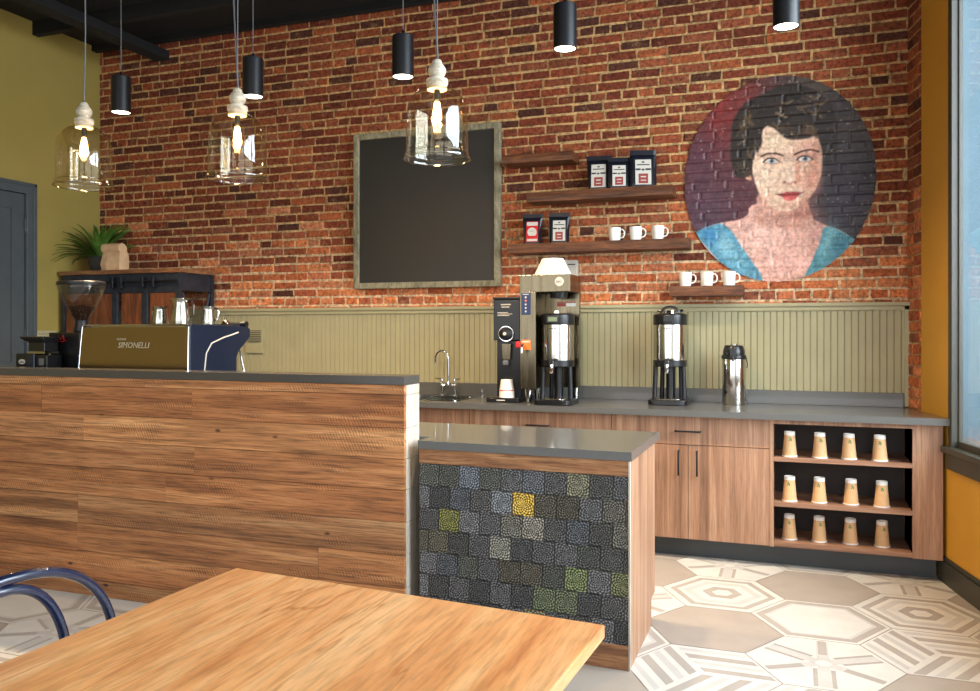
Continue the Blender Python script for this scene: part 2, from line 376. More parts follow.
# right wall (angled): brick return, mustard plaster, window opening, then a second window bay
dirv = Vector((.2,-1,0)).normalized(); nrm = Vector((-1,-.2,0)).normalized()   # along towards camera, inward normal
def RW(s, z, d=0):   # s metres from the back corner
    p = Vector((.69,YB,0))+dirv*s+nrm*d; return Vector((p.x,p.y,z))
def rbox(mb, s0, s1, z0, z1, d0, d1, mi=0, col=None):
    vs = [RW(s0,z0,d0),RW(s1,z0,d0),RW(s1,z0,d1),RW(s0,z0,d1),RW(s0,z1,d0),RW(s1,z1,d0),RW(s1,z1,d1),RW(s0,z1,d1)]
    mb.add(vs,[(0,3,2,1)[::-1],(4,5,6,7)[::-1],(0,1,5,4)[::-1],(1,2,6,5)[::-1],(2,3,7,6)[::-1],(3,0,4,7)[::-1]],mi,col)
wr = MB()
Pr = lambda s,z,d: tuple(RW(s,z,d+.004))
z = .85; k=0
while z < ZC:
    s = .0 if k%2 else -.1
    while s < .245:
        a=max(s,.004); c=min(s+.2,.245)
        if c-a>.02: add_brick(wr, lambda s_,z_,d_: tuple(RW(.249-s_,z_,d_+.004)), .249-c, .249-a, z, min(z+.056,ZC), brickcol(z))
        s += .2125
    z += RH; k+=1
rbox(wr, 0, .25, 0, ZC, -.2, .004, 0, MORT)
W0, W1, WZ0, WZ1 = .735, 4.5, .76, 3.75
def mus(s0,s1,z0,z1): rbox(wr, s0, s1, z0, z1, -.03, .012, 1)
mus(.25,W0,0,ZC); mus(W0,W1,0,WZ0); mus(W0,W1,WZ1,ZC); mus(W1,5.1,0,ZC); mus(5.1,7.9,0,.5); mus(5.1,7.9,WZ1,ZC); mus(7.9,8.8,0,ZC)
struct(wr.build('wall_right', [M['brick'],M['mustard']]))
# window in the right wall
wn = MB()
fd0, fd1 = -.10, .03
rbox(wn, W0-.055, W0, WZ0, WZ1+.1, .0, .022); rbox(wn, W0-.02, W0+.004, WZ0, WZ1+.1, -.031, .026); rbox(wn, W1, W1+.1, WZ0, WZ1+.1, .0, .045)
rbox(wn, W0-.1, W1+.1, WZ1, WZ1+.1, .0, .05)
rbox(wn, W0+.004, W0+.014, WZ0, WZ1, -.03, -.008); rbox(wn, W1-.05, W1, WZ0, WZ1, -.05, -.005); rbox(wn, W0+.014, W1-.05, WZ0, WZ0+.04, -.05, -.005); rbox(wn, W0+.014, W1-.05, WZ1-.05, WZ1, -.05, -.005)
for q in (1,2): rbox(wn, W0+(W1-W0)*q/3-.03, W0+(W1-W0)*q/3+.03, WZ0+.04, WZ1-.05, -.05, -.005)
wo = struct(wn.build('window_1', M['trim_dark'], bevel=.003))
pg = MB(); rbox(pg, W0+.010, W1-.04, WZ0+.03, WZ1-.04, -.021, -.017); pg.build('window_pane', M['window_glass'], wo)
sl = MB(); rbox(sl, W0-.075, W1+.15, WZ0-.03, WZ0+.005, -.05, .055); rbox(sl, W0-.06, W1+.11, WZ0-.12, WZ0-.03, .01, .032)
struct(sl.build('trim_5', M['trim_dark'], bevel=.006))
wn = MB()
for (a,c) in ((5.1,5.16),(7.84,7.9),(6.47,6.53)): rbox(wn,a,c,.5,WZ1,-.11,-.05)
rbox(wn,5.1,7.9,.5,.56,-.11,-.05); rbox(wn,5.1,7.9,WZ1-.06,WZ1,-.11,-.05)
wo = struct(wn.build('window_2', M['trim_slate'])); pg = MB(); rbox(pg,5.15,7.85,.55,WZ1-.05,-.082,-.076); pg.build('window_pane', M['window_glass'], wo)
bb = MB(); rbox(bb, .56, 8.8, 0, .12, .012, .03); rbox(bb, .56, 8.8, .12, .145, .012, .022)
struct(bb.build('baseboard_right', M['trim_dark'], bevel=.003))
gq=MB(); gq.box(-16,18,-18,-2.81,-.3,-.12); gq.add([(2.9,-2.8,-.12),(18,-2.8,-.12),(18,20,-.12),(-.7,20,-.12)],[(0,1,2,3)]); struct(gq.build('floor', plain('grey_pavement',(112,110,106),.9,var=.15,scale=4)))
# neighbouring building seen through the right window
nb = MB(); rbox(nb, -14, .3, -.3, 7.0, -4.4, -3.1)
struct(nb.build('wall_neighbour', M['outside']))
# left wall
lw = MB(); DX0, DX1, DZ = 4.05, 5.02, 2.50
lw.box(XL-.2,XL,DX1,YB+.01,0,ZC); lw.box(XL-.2,XL,YF,DX0,0,ZC); lw.box(XL-.2,XL,DX0,DX1,DZ,ZC)
struct(lw.build('wall_left', M['olive']))
dr = MB()   # casing
dr.box(XL-.06,XL+.025,DX1-.002,DX1+.085,0,DZ+.085); dr.box(XL-.06,XL+.025,DX0-.085,DX0,0,DZ+.085); dr.box(XL-.06,XL+.025,DX0,DX1,DZ,DZ+.085)
dr.box(XL+.02,XL+.036,DX1+.06,DX1+.087,0,DZ+.087); dr.box(XL+.02,XL+.036,DX0-.087,DX0-.06,0,DZ+.087); dr.box(XL+.02,XL+.036,DX0-.087,DX1+.087,DZ+.06,DZ+.089)
struct(dr.build('trim_1', M['door_blue'], bevel=.003))
dd = MB()
dd.box(XL-.05,XL-.012,DX0+.004,DX1-.004,.01,DZ-.004)
for (a,c,e,f) in ((DX0+.004,DX0+.12,.01,DZ-.004),(DX1-.12,DX1-.004,.01,DZ-.004),(DX0+.12,DX1-.12,.01,.25),(DX0+.12,DX1-.12,1.0,1.15),(DX0+.12,DX1-.12,DZ-.13,DZ-.004)):
    dd.box(XL-.02,XL-.002,a,c,e,f)
door = struct(dd.build('door_1', M['door_blue'], bevel=.002))
for zz in (.3,1.3,2.2):
    h = MB(); h.tube([(XL+.006,DX1-.003,zz),(XL+.006,DX1-.003,zz+.1)],.008); h.build('hinge', M['black'], door)
h = MB(); h.tube([(XL-.01,DX0+.06,1.0),(XL+.05,DX0+.06,1.0),(XL+.05,DX0+.17,1.0)],.01); h.build('door_handle', M['hardware'], door)
# front wall behind the camera: storefront openings
fw_ = MB(); xa = xr(YF)
fw_.box(XL-.2,-5.2,YF-.2,YF,0,ZC); fw_.box(xa-.5,xa+.3,YF-.2,YF,0,ZC); fw_.box(-5.2,xa-.5,YF-.2,YF,0,.45); fw_.box(-5.2,xa-.5,YF-.2,YF,3.5,ZC)
fw_.box(-2.1,-1.7,YF-.2,YF,.45,3.5)
struct(fw_.build('wall_front', M['tan']))
wn = MB()
for x in (-5.2,-3.68,-2.14,-1.7,-.2,xa-.54): wn.box(x,x+.05,YF-.12,YF-.06,.45,3.5)
wn.box(-5.2,xa-.5,YF-.12,YF-.06,.45,.5); wn.box(-5.2,xa-.5,YF-.12,YF-.06,3.45,3.5); wn.box(-5.2,xa-.5,YF-.12,YF-.06,2.6,2.65)
struct(wn.build('window_3', M['trim_slate']))
# ceiling with dark joists
cb = MB(); cb.box(XL-.2,xa+.4,YF-.2,YB+.2,ZC,ZC+.12)
for y in np.arange(YF+.4,YB,.61): cb.box(XL,xr(y),y-.03,y+.03,ZC-.11 if y < YB-.6 else ZC-.05,ZC)
struct(cb.build('ceiling', M['black_ceiling']))
# conduit on the ceiling near the left wall
cn = MB(); cn.box(-5.2,-5.05,YF+.3,YB-.012,ZC-.19,ZC-.11); struct(cn.build('trim_6', M['black_ceiling'], bevel=.01))

# ------------------------------------------------------------------ floor: large hexagonal cement tiles
HR = .316; HH = .548; GX0, GY0 = -.35, 4.03
CG = lin((164,153,142)); CW = lin((204,200,192)); CB = lin((166,158,149)); CP = lin((190,186,180)); GR = lin((140,132,122))
fl = MB(); fl.add([(XL-.1,YF-.1,-.002),(xa+.3,YF-.1,-.002),(xa+.3,YB+.1,-.002),(XL-.1,YB+.1,-.002)],[(0,1,2,3)],0,GR)
fl.box(XL-.1,xa+.3,YF-.1,YB+.1,-.1,-.004,0,GR)
def hexpts(cx,cy,r,f=1.0): return [(cx+r*math.cos(PI/3*k), cy+r*f*math.sin(PI/3*k)) for k in range(6)]
HF = HH/(HR*math.sqrt(3))
def poly(pts,z,c):
    fl.add([(x,y,z) for x,y in pts],[tuple(range(len(pts)))],0,c)
def ring(cx,cy,r0,r1,z,c):
    a=hexpts(cx,cy,r0,HF); b_=hexpts(cx,cy,r1,HF)
    for k in range(6): poly([a[k],a[(k+1)%6],b_[(k+1)%6],b_[k]][::-1],z,c)
def strip(cx,cy,ang,a,b_,off,w,z,c):
    ca,sa=math.cos(ang),math.sin(ang)
    q=lambda s,t:(cx+s*ca-t*sa, cy+s*sa+t*ca); poly([q(a,off-w/2),q(b_,off-w/2),q(b_,off+w/2),q(a,off+w/2)],z,c)
spec = {(0,0):'g',(0,1):'c',(0,2):'x',(0,-1):'d',(1,0):'w',(1,1):'g',(1,-1):'x',(2,0):'d',(2,1):'c',(2,2):'x',(2,-1):'g',(-1,1):'g',(-1,0):'x',(-1,-2):'g',(1,2):'w',(3,1):'g',(3,0):'w',(0,-2):'x',(1,-2):'d',(-1,-1):'w',(-7,-3):'g',(-7,-2):'w',(-8,-2):'x',(-6,-2):'x',(-8,-3):'w',(-6,-1):'w',(-5,-2):'g'}
RT = random.Random(3)
for i in range(-13,7):
    for j in range(-14,6):
        cx = GX0+.474*i; cy = GY0+HH*(j+.5*(i&1))
        if cx<XL-.4 or cy<YF-.3 or cy>YB+.3 or cx>xr(cy)+.4: continue
        t = spec.get((i,j)) or RT.choice('ggcxdwxdc')
        poly(hexpts(cx,cy,HR-.0028,HF),0,CG if t=='g' else CW)
        z1=.0003; ro = RT.randrange(3)*PI/3
        if t=='c':
            ring(cx,cy,HR*.86,HR*.74,z1,CB); ring(cx,cy,HR*.64,HR*.50,z1,CP); ring(cx,cy,HR*.33,HR*.17,z1,CB)
        elif t=='w':
            ring(cx,cy,HR*.93,HR*.80,z1,CB); ring(cx,cy,HR*.80,HR*.74,z1,CP)
        elif t=='x':
            for k in range(6):
                a=PI/3*k
                strip(cx,cy,a+PI/6,.03,HR*.80,0,.05,z1,CP)
                if k%2==0: strip(cx,cy,a+PI/6,HR*.22,HR*.80,.035,.018,z1+.0001,CB); strip(cx,cy,a+PI/6,HR*.22,HR*.80,-.035,.018,z1+.0001,CB)
                else: strip(cx,cy,a+PI/6,HR*.30,HR*.82,0,.036,z1+.0002,CB)
        elif t=='d':
            for k in range(3):
                a=2*PI/3*k+ro; hx_=hexpts(0,0,HR,HF); va=Vector(hx_[int(round(a/(PI/3)))%6]); vb=Vector(hx_[(int(round(a/(PI/3)))+2)%6])
                for m_,(t0,t1) in enumerate(((.05,.20),(.30,.42),(.52,.68),(.80,.90))):
                    s0,s1=.06,.955
                    q=[va*s0+vb*t0,va*s1+vb*t0,va*s1+vb*t1,va*s0+vb*t1]
                    poly([(cx+p_.x,cy+p_.y) for p_ in q],z1+.0001,(CB,CP,CB,CP)[m_])
struct(fl.build('floor', M['floor']))

# ------------------------------------------------------------------ beadboard wainscot on the back wall
ZW = 1.565
wd = MB(); x = -5.83; y0 = YB-.022
prof = []
while x < .66:
    prof += [(x,y0),(x+.033,y0),(x+.0345,y0+.003),(x+.037,y0-.001),(x+.0395,y0+.003)]; x += .041
prof.append((.662,y0))
n=len(prof); vs=[(a,b_,.93) for a,b_ in prof]+[(a,b_,ZW-.01) for a,b_ in prof]
wd.add(vs,[(i,i+1,n+i+1,n+i) for i in range(n-1)],0)
struct(wd.build('trim_2', M['sage']))
wc = MB(); wc.box(XL,.700,YB-.045,YB-.012,ZW-.012,ZW+.012); wc.box(XL,.699,YB-.034,YB-.012,ZW-.04,ZW-.012); wc.box(.66,.70,YB-.034,YB-.012,.92,ZW-.012)
struct(wc.build('trim_3', M['sage'], bevel=.003))
lt = MB(); lt.box(XL,XL+.03,DX1+.09,5.30,1.37,1.395); lt.box(XL,XL+.018,DX1+.09,5.30,1.33,1.37)
struct(lt.build('trim_4', M['sage'], bevel=.003))
vt = MB(); vt.box(-4.25,-4.08,YB-.036,YB-.0235,1.21,1.435)
v0 = tag(vt.build('wall_vent', M['sage'], bevel=.002),'small sage painted louvred vent on the beadboard right of the espresso machine','vent')
vs_=MB()
for k in range(7): vs_.box(-4.23,-4.10,YB-.040,YB-.036,1.30+k*.015,1.306+k*.015)
vs_.build('louvre', M['trim_dark'], v0)

# ------------------------------------------------------------------ back worktop and cabinets
YC=5.10; YCF=5.16; ZT=.915
wt = thing('worktop','long grey quartz worktop on the walnut cabinets along the brick wall','countertop',(-2,5.4,.876))
sx0,sx1,sy0,sy1=-2.62,-2.15,5.22,5.60
tb=MB(); tb.prism([(sx1,YC),(xr(YC)-.016,YC),(xr(5.56)-.018,5.56),(.672,YB-.026),(sx1,YB-.026)],ZT-.038,ZT)
tb.box(-4.52,sx0,YC,YB-.023,ZT-.038,ZT); tb.box(sx0,sx1,YC,sy0,ZT-.038,ZT); tb.box(sx0,sx1,sy1,YB-.023,ZT-.038,ZT)
tb.build('slab', M['quartz'], wt)
bs=MB(); bs.box(-4.52,.655,YB-.045,YB-.0245,ZT,ZT+.09); bs.build('backsplash', M['quartz'], wt, bevel=.002)
def handle_h(par,x0,x1,z,y):
    m=MB(); yy=y-.032
    m.tube([(x0,y,z),(x0,yy,z),(x0+.006,yy-.002,z),(x1-.006,yy-.002,z),(x1,yy,z),(x1,y,z)],.0055,8); m.build('handle',M['hardware'],par)
def handle_v(par,x,z0,z1,y):
    m=MB(); yy=y-.032
    m.tube([(x,y,z0),(x,yy,z0),(x,yy-.002,z0+.006),(x,yy-.002,z1-.006),(x,yy,z1),(x,y,z1)],.0055,8); m.build('handle',M['hardware'],par)
def cabinet(x0,x1,label,ndoor=2,drawer=True):
    t=thing('base_cabinet',label,'cabinet',((x0+x1)/2,5.45,0),'walnut base cabinets')
    c=MB(); 
    if 'sink' in label:
        c.box(x0,x0+.018,YCF+.02,YB-.03,.125,.876); c.box(x1-.018,x1,YCF+.02,YB-.03,.125,.876); c.box(x0+.018,x1-.018,YCF+.02,YB-.03,.125,.143); c.box(x0+.018,x1-.018,YB-.045,YB-.03,.143,.876); c.box(x0+.018,x1-.018,YCF+.02,YCF+.035,.70,.876)
    else: c.box(x0,x1,YCF+.02,YB-.03,.125,.876)
    c.build('body',M['walnut'],t)
    k=MB(); k.box(x0,x1,5.26,5.3,.0,.125); k.build('toe_kick',M['kick'],t)
    zt=.70; g=.002
    if drawer:
        d=MB(); d.box(x0+g,x1-g,YCF,YCF+.02,zt+g,.872); dd=d.build('drawer',M['walnut'],t,bevel=.0008)
        xm=(x0+x1)/2; handle_h(dd,xm-.073,xm+.073,.785,YCF)
    w=(x1-x0)/ndoor
    for q in range(ndoor):
        d=MB(); d.box(x0+q*w+g,x0+(q+1)*w-g,YCF,YCF+.02,.128,zt-g); o=d.build('door',M['walnut'],t,bevel=.0008)
        hx = x0+(q+1)*w-.055 if q==0 and ndoor==2 else x0+q*w+.055
        handle_v(o,hx,.52,.665,YCF)
    return t
cabinet(-1.067,-.122,'walnut drawer and two door cabinet beside the open cup shelves')
cabinet(-2.024,-1.067,'walnut cabinet whose drawer shows behind the tiled island below the coffee brewer')
cabinet(-2.98,-2.024,'walnut sink cabinet under the bridge faucet at the bar end')
# open shelf unit
ou=thing('open_shelf_unit','open walnut shelf unit holding paper cups at the window end','shelf unit',(.3,5.45,0))
X0,X1,X2=-.122,.632,.80
m=MB(); m.box(X0,X0+.02,YCF,5.56,.125,.876); m.box(X1,X1+.002,YCF+.02,5.56,.125,.876); m.box(X0+.02,X1,YCF,5.56,.848,.876); m.build('carcass',M['walnut'],ou)
m=MB(); m.prism([(X1,YCF),(xr(YCF)-.035,YCF),(xr(5.5)-.04,5.5),(X1,5.5)],.125,.876); m.build('filler_panel',M['walnut'],ou)
m=MB(); m.box(X0+.02,X1,5.53,5.56,.125,.848); m.build('back_panel',M['dark_interior'],ou)
for zz in (.14,.375,.64):
    m=MB(); m.box(X0+.0205,X1-.0005,YCF,5.529,zz-.012,zz+.014); m.build('shelf',M['walnut_h'],ou,bevel=.001)
m=MB(); m.prism([(X0,5.26),(xr(5.26)-.035,5.26),(xr(5.3)-.04,5.3),(X0,5.3)],0,.125); m.build('toe_kick',M['kick'],ou)
# paper cups, upside down
def make_cup():
    t=thing('paper_cup','x','cup',(0,0,0),'paper cups on the open shelves')
    m=MB(); m.lathe([(.0415,.004),(.041,.006),(.030,.128),(.030,.130)],seg=28,cap=False); m.build('cup_wall',M['cup_kraft'],t)
    m=MB(); m.lathe([(.040,0),(.044,.001),(.0445,.005),(.0425,.009),(.0405,.006),(.040,0)],seg=28,cap=False); m.build('rim',M['cup_white'],t)
    m=MB(); m.lathe([(.0308,.126),(.0300,.146),(.0285,.147),(.0275,.139),(.0,.139)],seg=28,cap=False); m.build('base',M['cup_white'],t)
    m=MB()
    for (dx,dz,a) in ((-.004,.100,.5),(.004,.106,-.4),(-.001,.112,0),(.006,.098,1.2)):
        a2=-PI/2+dx*28; r=.0330
        ring_=[]
        for k in range(8):
            q=2*PI*k/8; u=.006*math.cos(q); v=.003*math.sin(q); uu=u*math.cos(a)-v*math.sin(a); vv=u*math.sin(a)+v*math.cos(a)
            zz=dz+vv; rr=.0415-(zz-.006)*.0902+.0006; an=a2+uu/rr; ring_.append((rr*math.cos(an),rr*math.sin(an),zz))
        m.add(ring_,[tuple(range(8))])
    m.build('leaf_logo',M['cup_green'],t)
    return t
cup0=make_cup(); first=True
pos=[('top',.654,[(-.014,5.215),(.152,5.215),(.309,5.22),(.47,5.21)]),('middle',.389,[(-.014,5.225),(.150,5.235),(.321,5.24),(.482,5.23)]),('bottom',.154,[(-.015,5.265),(.150,5.265),(.319,5.27),(.487,5.265)])]
ordn=['leftmost cup','second cup from the left','third cup from the left','rightmost cup']
for nmr,zz,ps in pos:
    for q,(x,y) in enumerate(ps):
        o=cup0 if first else copy_tree(cup0); first=False
        o.location=(x,y,zz); o.rotation_euler.z=R.uniform(-.35,.15)+.12
        o['label']='upturned kraft paper coffee cup, %s on the %s open shelf'%(ordn[q],nmr)

# sink and faucet
sk=thing('sink','drop-in steel sink with rounded rim behind the bar end','sink',(-2.385,5.41,.77))
m=MB()
def rr(x0,x1,y0,y1,r,n=6):
    p=[]
    for (cx,cy,a0) in ((x1-r,y1-r,0),(x0+r,y1-r,PI/2),(x0+r,y0+r,PI),(x1-r,y0+r,1.5*PI)):
        for k in range(n+1): a=a0+PI/2*k/n; p.append((cx+r*math.cos(a),cy+r*math.sin(a)))
    return p
lv=[(rr(sx0-.02,sx1+.02,sy0-.02,sy1+.02,.07),ZT+.0008),(rr(sx0-.018,sx1+.018,sy0-.018,sy1+.018,.068),ZT+.006),(rr(sx0+.006,sx1-.006,sy0+.006,sy1-.006,.055),ZT+.004),(rr(sx0+.012,sx1-.012,sy0+.012,sy1-.012,.05),ZT-.14),(rr(sx0+.05,sx1-.05,sy0+.05,sy1-.05,.03),ZT-.15)]
vs=[];
for p,zz in lv: vs+=[(x,y,zz) for x,y in p]
nn=len(lv[0][0]); fs=[(i*nn+k,i*nn+(k+1)%nn,(i+1)*nn+(k+1)%nn,(i+1)*nn+k) for i in range(4) for k in range(nn)]+[tuple(range(4*nn,5*nn))]
m.add(vs,fs,0,None,True); m.build('basin',M['pitcher_steel'],sk)
fc=thing('faucet','chrome bridge faucet with tall gooseneck spout behind the sink','faucet',(-2.40,5.70,ZT))
fx,fy=-2.405,5.70
m=MB(); pts=[(fx,fy,ZT+.10),(fx,fy,ZT+.27)]+[(fx-.052+.052*math.cos(a),fy-.0*a,ZT+.27+.06*math.sin(a)) for a in np.linspace(0,PI,12)]+[(fx-.104,fy,ZT+.235)]
m.tube(pts,.008,12); m.build('spout',M['chrome'],fc)
m=MB(); m.tube([(fx-.05,fy,ZT+.075),(fx+.05,fy,ZT+.075)],.009,12); m.lathe([(.013,.06),(.016,.085),(.010,.11)],fx,fy,16,M=Matrix.Translation((0,0,ZT))); m.build('bridge',M['chrome'],fc)
for s in (-1,1):
    m=MB(); m.lathe([(.022,.0),(.022,.006),(.011,.014),(.011,.06),(.015,.07),(.015,.085),(.008,.095),(.011,.12),(.006,.13)],fx+s*.05,fy,16,M=Matrix.Translation((0,0,ZT))); v=m.build('valve',M['chrome'],fc)
    m=MB(); m.tube([(fx+s*.05,fy,ZT+.118),(fx+s*.05+s*.05,fy-.01,ZT+.125)],.0045,8); m.build('lever',M['chrome'],v)
sp=MB(); sp.lathe([(.016,0),(.016,.006),(.008,.012),(.008,.035),(.012,.04),(.012,.05),(.0,.053)],-2.12,5.66,16,M=Matrix.Translation((0,0,ZT+.0005)))
tag(sp.build('soap_pump',M['chrome']),'small chrome soap pump cap on the worktop right of the sink','soap pump')

# ------------------------------------------------------------------ bulk grinder
g=thing('coffee_grinder','tall black bulk coffee grinder with round dial beside the steel brewer','coffee grinder',(-1.82,5.42,ZT))
gx0,gx1=-1.905,-1.715
m=MB(); m.box(gx0,gx1,5.30,5.58,1.33,1.607); m.box(gx0+.02,gx1,5.315,5.58,ZT+.03,1.33); m.build('body',M['black'],g,bevel=.006)
m=MB(); m.box(gx0-.003,gx1+.003,5.295,5.585,1.607,1.622); m.build('lid',M['hardware'],g,bevel=.003)
m=MB(); m.prism([(gx0-.03,5.235),(gx1+.01,5.235),(gx1+.01,5.58),(gx0-.03,5.58)],ZT,ZT+.032); m.build('base_plate',M['black'],g,bevel=.006)
RX=Matrix.Rotation(PI/2,4,'X')
def disc_y(m,cx,cz,y,r0,prof,seg=32):  # lathe along -Y from plane y
    for_=[(r,z) for r,z in prof]
    m.lathe(for_,0,0,seg,M=Matrix.Translation((cx,y,cz))@RX)
m=MB(); disc_y(m,-1.808,1.375,5.30,0,[(.058,0),(.058,.012),(.052,.018),(.048,.018)]); dl=m.build('dial_ring',M['chrome'],g)
m=MB(); disc_y(m,-1.808,1.375,5.282,0,[(.047,0),(.045,.02),(.03,.026),(.0,.026)]); d2=m.build('dial',M['black'],dl)
m=MB(); disc_y(m,-1.808,1.375,5.256,0,[(.012,0),(.012,.006),(.0,.007)],16); m.build('dial_cap',M['label_white'],dl)
m=MB(); m.prism([(-.034,0),(.034,0),(.028,-.11),(-.028,-.11)][::-1],0,.03,M=Matrix.Translation((-1.808,5.315,1.31))@RX); m.build('chute',M['steel_h'],g,bevel=.003)
m=MB(); m.box(-1.826,-1.786,5.262,5.315,1.165,1.20); m.build('chute_latch',M['pitcher_steel'],g,bevel=.003)
m=MB(); m.lathe([(.052,.0),(.050,.05),(.040,.118),(.038,.12),(.0,.12)],-1.805,5.29,28,M=Matrix.Translation((0,0,ZT+.0325))); cn_=m.build('grounds_bin',M['white'],g)
m=MB(); m.lathe([(.0517,.045),(.0515,.05)],-1.805,5.29,28,M=Matrix.Translation((0,0,ZT+.0325)),cap=False); m.build('red_band',M['red'],cn_)
m=MB()
for (x0,x1,zz,h) in ((-1.85,-1.78,1.568,.008),(-1.845,-1.79,1.552,.006),(-1.875,-1.80,1.516,.004),(-1.875,-1.77,1.506,.004),(-1.875,-1.79,1.496,.004)): m.box(x0,x1,5.2985,5.3005,zz,zz+h)
m.build('printed_marks',M['label_white'],g)
m=MB(); m.box(-1.86,-1.80,5.2338,5.2352,ZT+.012,ZT+.019); m.build('base_lettering',M['label_white'],g)

# ------------------------------------------------------------------ thermal servers
def server(x,y,label,handle=True,lcd=False):
    t=thing('thermal_server',label,'coffee dispenser',(x,y,ZT+.001),'insulated coffee servers')
    z0=ZT+.001; T=Matrix.Translation((0,0,z0)); r=.108
    m=MB(); m.prism(rr(x-.125,x+.125,y-.17,y+.115,.05),z0,z0+.032); m.build('base',M['black'],t,bevel=.004)
    m=MB(); m.prism(rr(x-.085,x+.085,y-.155,y-.01,.03),z0+.0325,z0+.038); m.build('drip_tray',M['steel'],t,bevel=.002)
    for (a,b_) in ((-.09,-.03),(.09,-.03),(-.06,.08),(.06,.08)):
        m=MB(); m.tube([(x+a*1.08,y+b_,z0+.03),(x+a,y+b_,z0+.25)],.015,12); m.build('leg',M['black_matt'],t)
    m=MB(); m.tube([(x,y+.03,z0+.03),(x,y+.03,z0+.26)],.03,16); m.build('centre_column',M['black'],t)
    m=MB(); m.lathe([(.104,.243),(r+.002,.248),(r+.002,.285),(r,.287)],x,y,40,M=T); m.build('lower_band',M['black'],t)
    m=MB(); m.lathe([(r,.286),(r,.518)],x,y,48,M=T); m.build('steel_body',M['steel'],t)
    m=MB(); m.lathe([(r+.002,.518),(r+.003,.524),(r+.002,.583),(.095,.592),(.0,.594)],x,y,40,M=T); lid=m.build('lid',M['black'],t)
    m=MB(); m.tube([(x,y-.10,z0+.262),(x,y-.15,z0+.262)],.012,12); m.lathe([(.009,.205),(.014,.215),(.016,.275),(.010,.285)],x,y-.152,16,M=T); m.build('tap',M['chrome'],t)
    m=MB(); m.box(x-.012,x+.012,y-.17,y-.158,z0+.262,z0+.30); m.box(x+.0,x+.045,y-.166,y-.152,z0+.288,z0+.298); m.build('tap_lever',M['black'],t,bevel=.002)
    m=MB(); m.box(x-.028,x-.018,y-r-.003,y-r+.01,z0+.49,z0+.497); m.box(x-.012,x-.002,y-r-.003,y-r+.01,z0+.49,z0+.497); m.box(x+.006,x+.016,y-r-.0025,y-r+.01,z0+.49,z0+.497); m.build('logo',M['label_dark'],t)
    if handle:
        m=MB(); pts=[(x-.062*math.cos(a)*1.0,y,z0+.585+.052*math.sin(a)) for a in np.linspace(0,PI,14)]; m.tube(pts,.009,10)
        m.tube([(x-.085,y,z0+.612),(x-.05,y,z0+.612)],.007,8); m.tube([(x+.05,y,z0+.612),(x+.085,y,z0+.612)],.007,8); m.build('handle',M['black'],lid)
        m=MB(); m.lathe([(.045,.592),(.04,.612),(.0,.616)],x,y,24,M=T); m.build('lid_cap',M['chrome'],lid)
        m=MB(); m.box(x-.03,x+.03,y-r-.006,y-r+.02,z0+.535,z0+.578); m.build('front_block',M['black'],t,bevel=.003)
    if lcd:
        m=MB(); m.box(x-.045,x+.04,y-r-.008,y-r+.02,z0+.53,z0+.578); e=m.build('display_housing',M['black'],t,bevel=.003)
        m=MB(); m.box(x-.032,x+.028,y-r-.0095,y-r-.007,z0+.54,z0+.568); m.build('display',M['lcd'],e)
        m=MB(); m.lathe([(.016,.592),(.018,.60),(.012,.612),(.0,.614)],x,y-.03,20,M=T); m.build('lid_cap',M['white'],lid)
    return t
server(-.758,5.56,'tall steel coffee dispenser standing alone on the worktop beside the squat airpot')
server(-1.455,5.305,'steel coffee dispenser with small display standing inside the tall brewer',False,True)

# airpot
ap=thing('airpot','short brushed steel airpot with black pump lid right of the tall dispenser','airpot',(-.355,5.60,ZT))
T=Matrix.Translation((0,0,ZT)); x,y=-.355,5.60
m=MB(); m.lathe([(.070,.0),(.073,.006),(.073,.292),(.071,.30)],x,y,40,M=T); m.build('body',M['steel'],ap)
m=MB(); m.lathe([(.074,.297),(.079,.303),(.078,.322),(.070,.326)],x,y,40,M=T); m.build('collar',M['black'],ap)
m=MB(); m.lathe([(.069,.325),(.070,.345),(.060,.378),(.052,.386),(.0,.386)],x,y,32,M=T); ld=m.build('lid',M['black'],ap)
m=MB(); m.box(x-.02,x+.02,y-.09,y-.05,ZT+.315,ZT+.37); m.tube([(x,y-.085,ZT+.32),(x,y-.098,ZT+.29)],.008); m.build('spout',M['black'],ap,bevel=.004)
m=MB(); m.lathe([(.022,.386),(.022,.392),(.0,.393)],x,y,20,M=T); m.build('pump_button',M['pitcher_steel'],ld)
m=MB(); m.tube([(x+.076,y,ZT+.31),(x+.084,y,ZT+.26),(x+.08,y,ZT+.24)],.004); m.build('handle_end',M['black'],ap)

# ------------------------------------------------------------------ brewer
bw=thing('coffee_brewer','tall stainless steel coffee brewer with hot water tap on steel legs','coffee machine',(-1.52,5.35,ZT))
bx0,bx1=-1.690,-1.345; bt=1.012
m=MB(); m.box(bx0,-1.578,5.215,5.49,bt,1.65); m.box(bx0,bx1,5.215,5.49,1.65,1.762); m.box(-1.578,bx1,5.455,5.49,bt,1.65); m.build('housing',M['steel_h'],bw,bevel=.003)
for (x,y) in ((bx0+.05,5.25),(bx0+.05,5.46),(bx1-.03,5.47)):
    m=MB(); m.lathe([(.015,0),(.017,.005),(.017,.02),(.022,.06),(.024,bt-ZT)],x,y,16,M=Matrix.Translation((0,0,ZT+.0005))); m.build('leg',M['pitcher_steel'],bw)
m=MB(); m.box(bx0+.014,bx0+.075,5.209,5.216,1.50,1.645); cp=m.build('control_panel',M['panel_blue'],bw,bevel=.001)
for k,zz in enumerate((1.522,1.545,1.568,1.592,1.615)):
    m=MB(); disc_y(m,bx0+.044,zz,5.2095,0,[(.006,0),(.006,.002),(.0,.003)],12); m.build('button',M['label_white'] if k!=3 else M['orange'],cp)
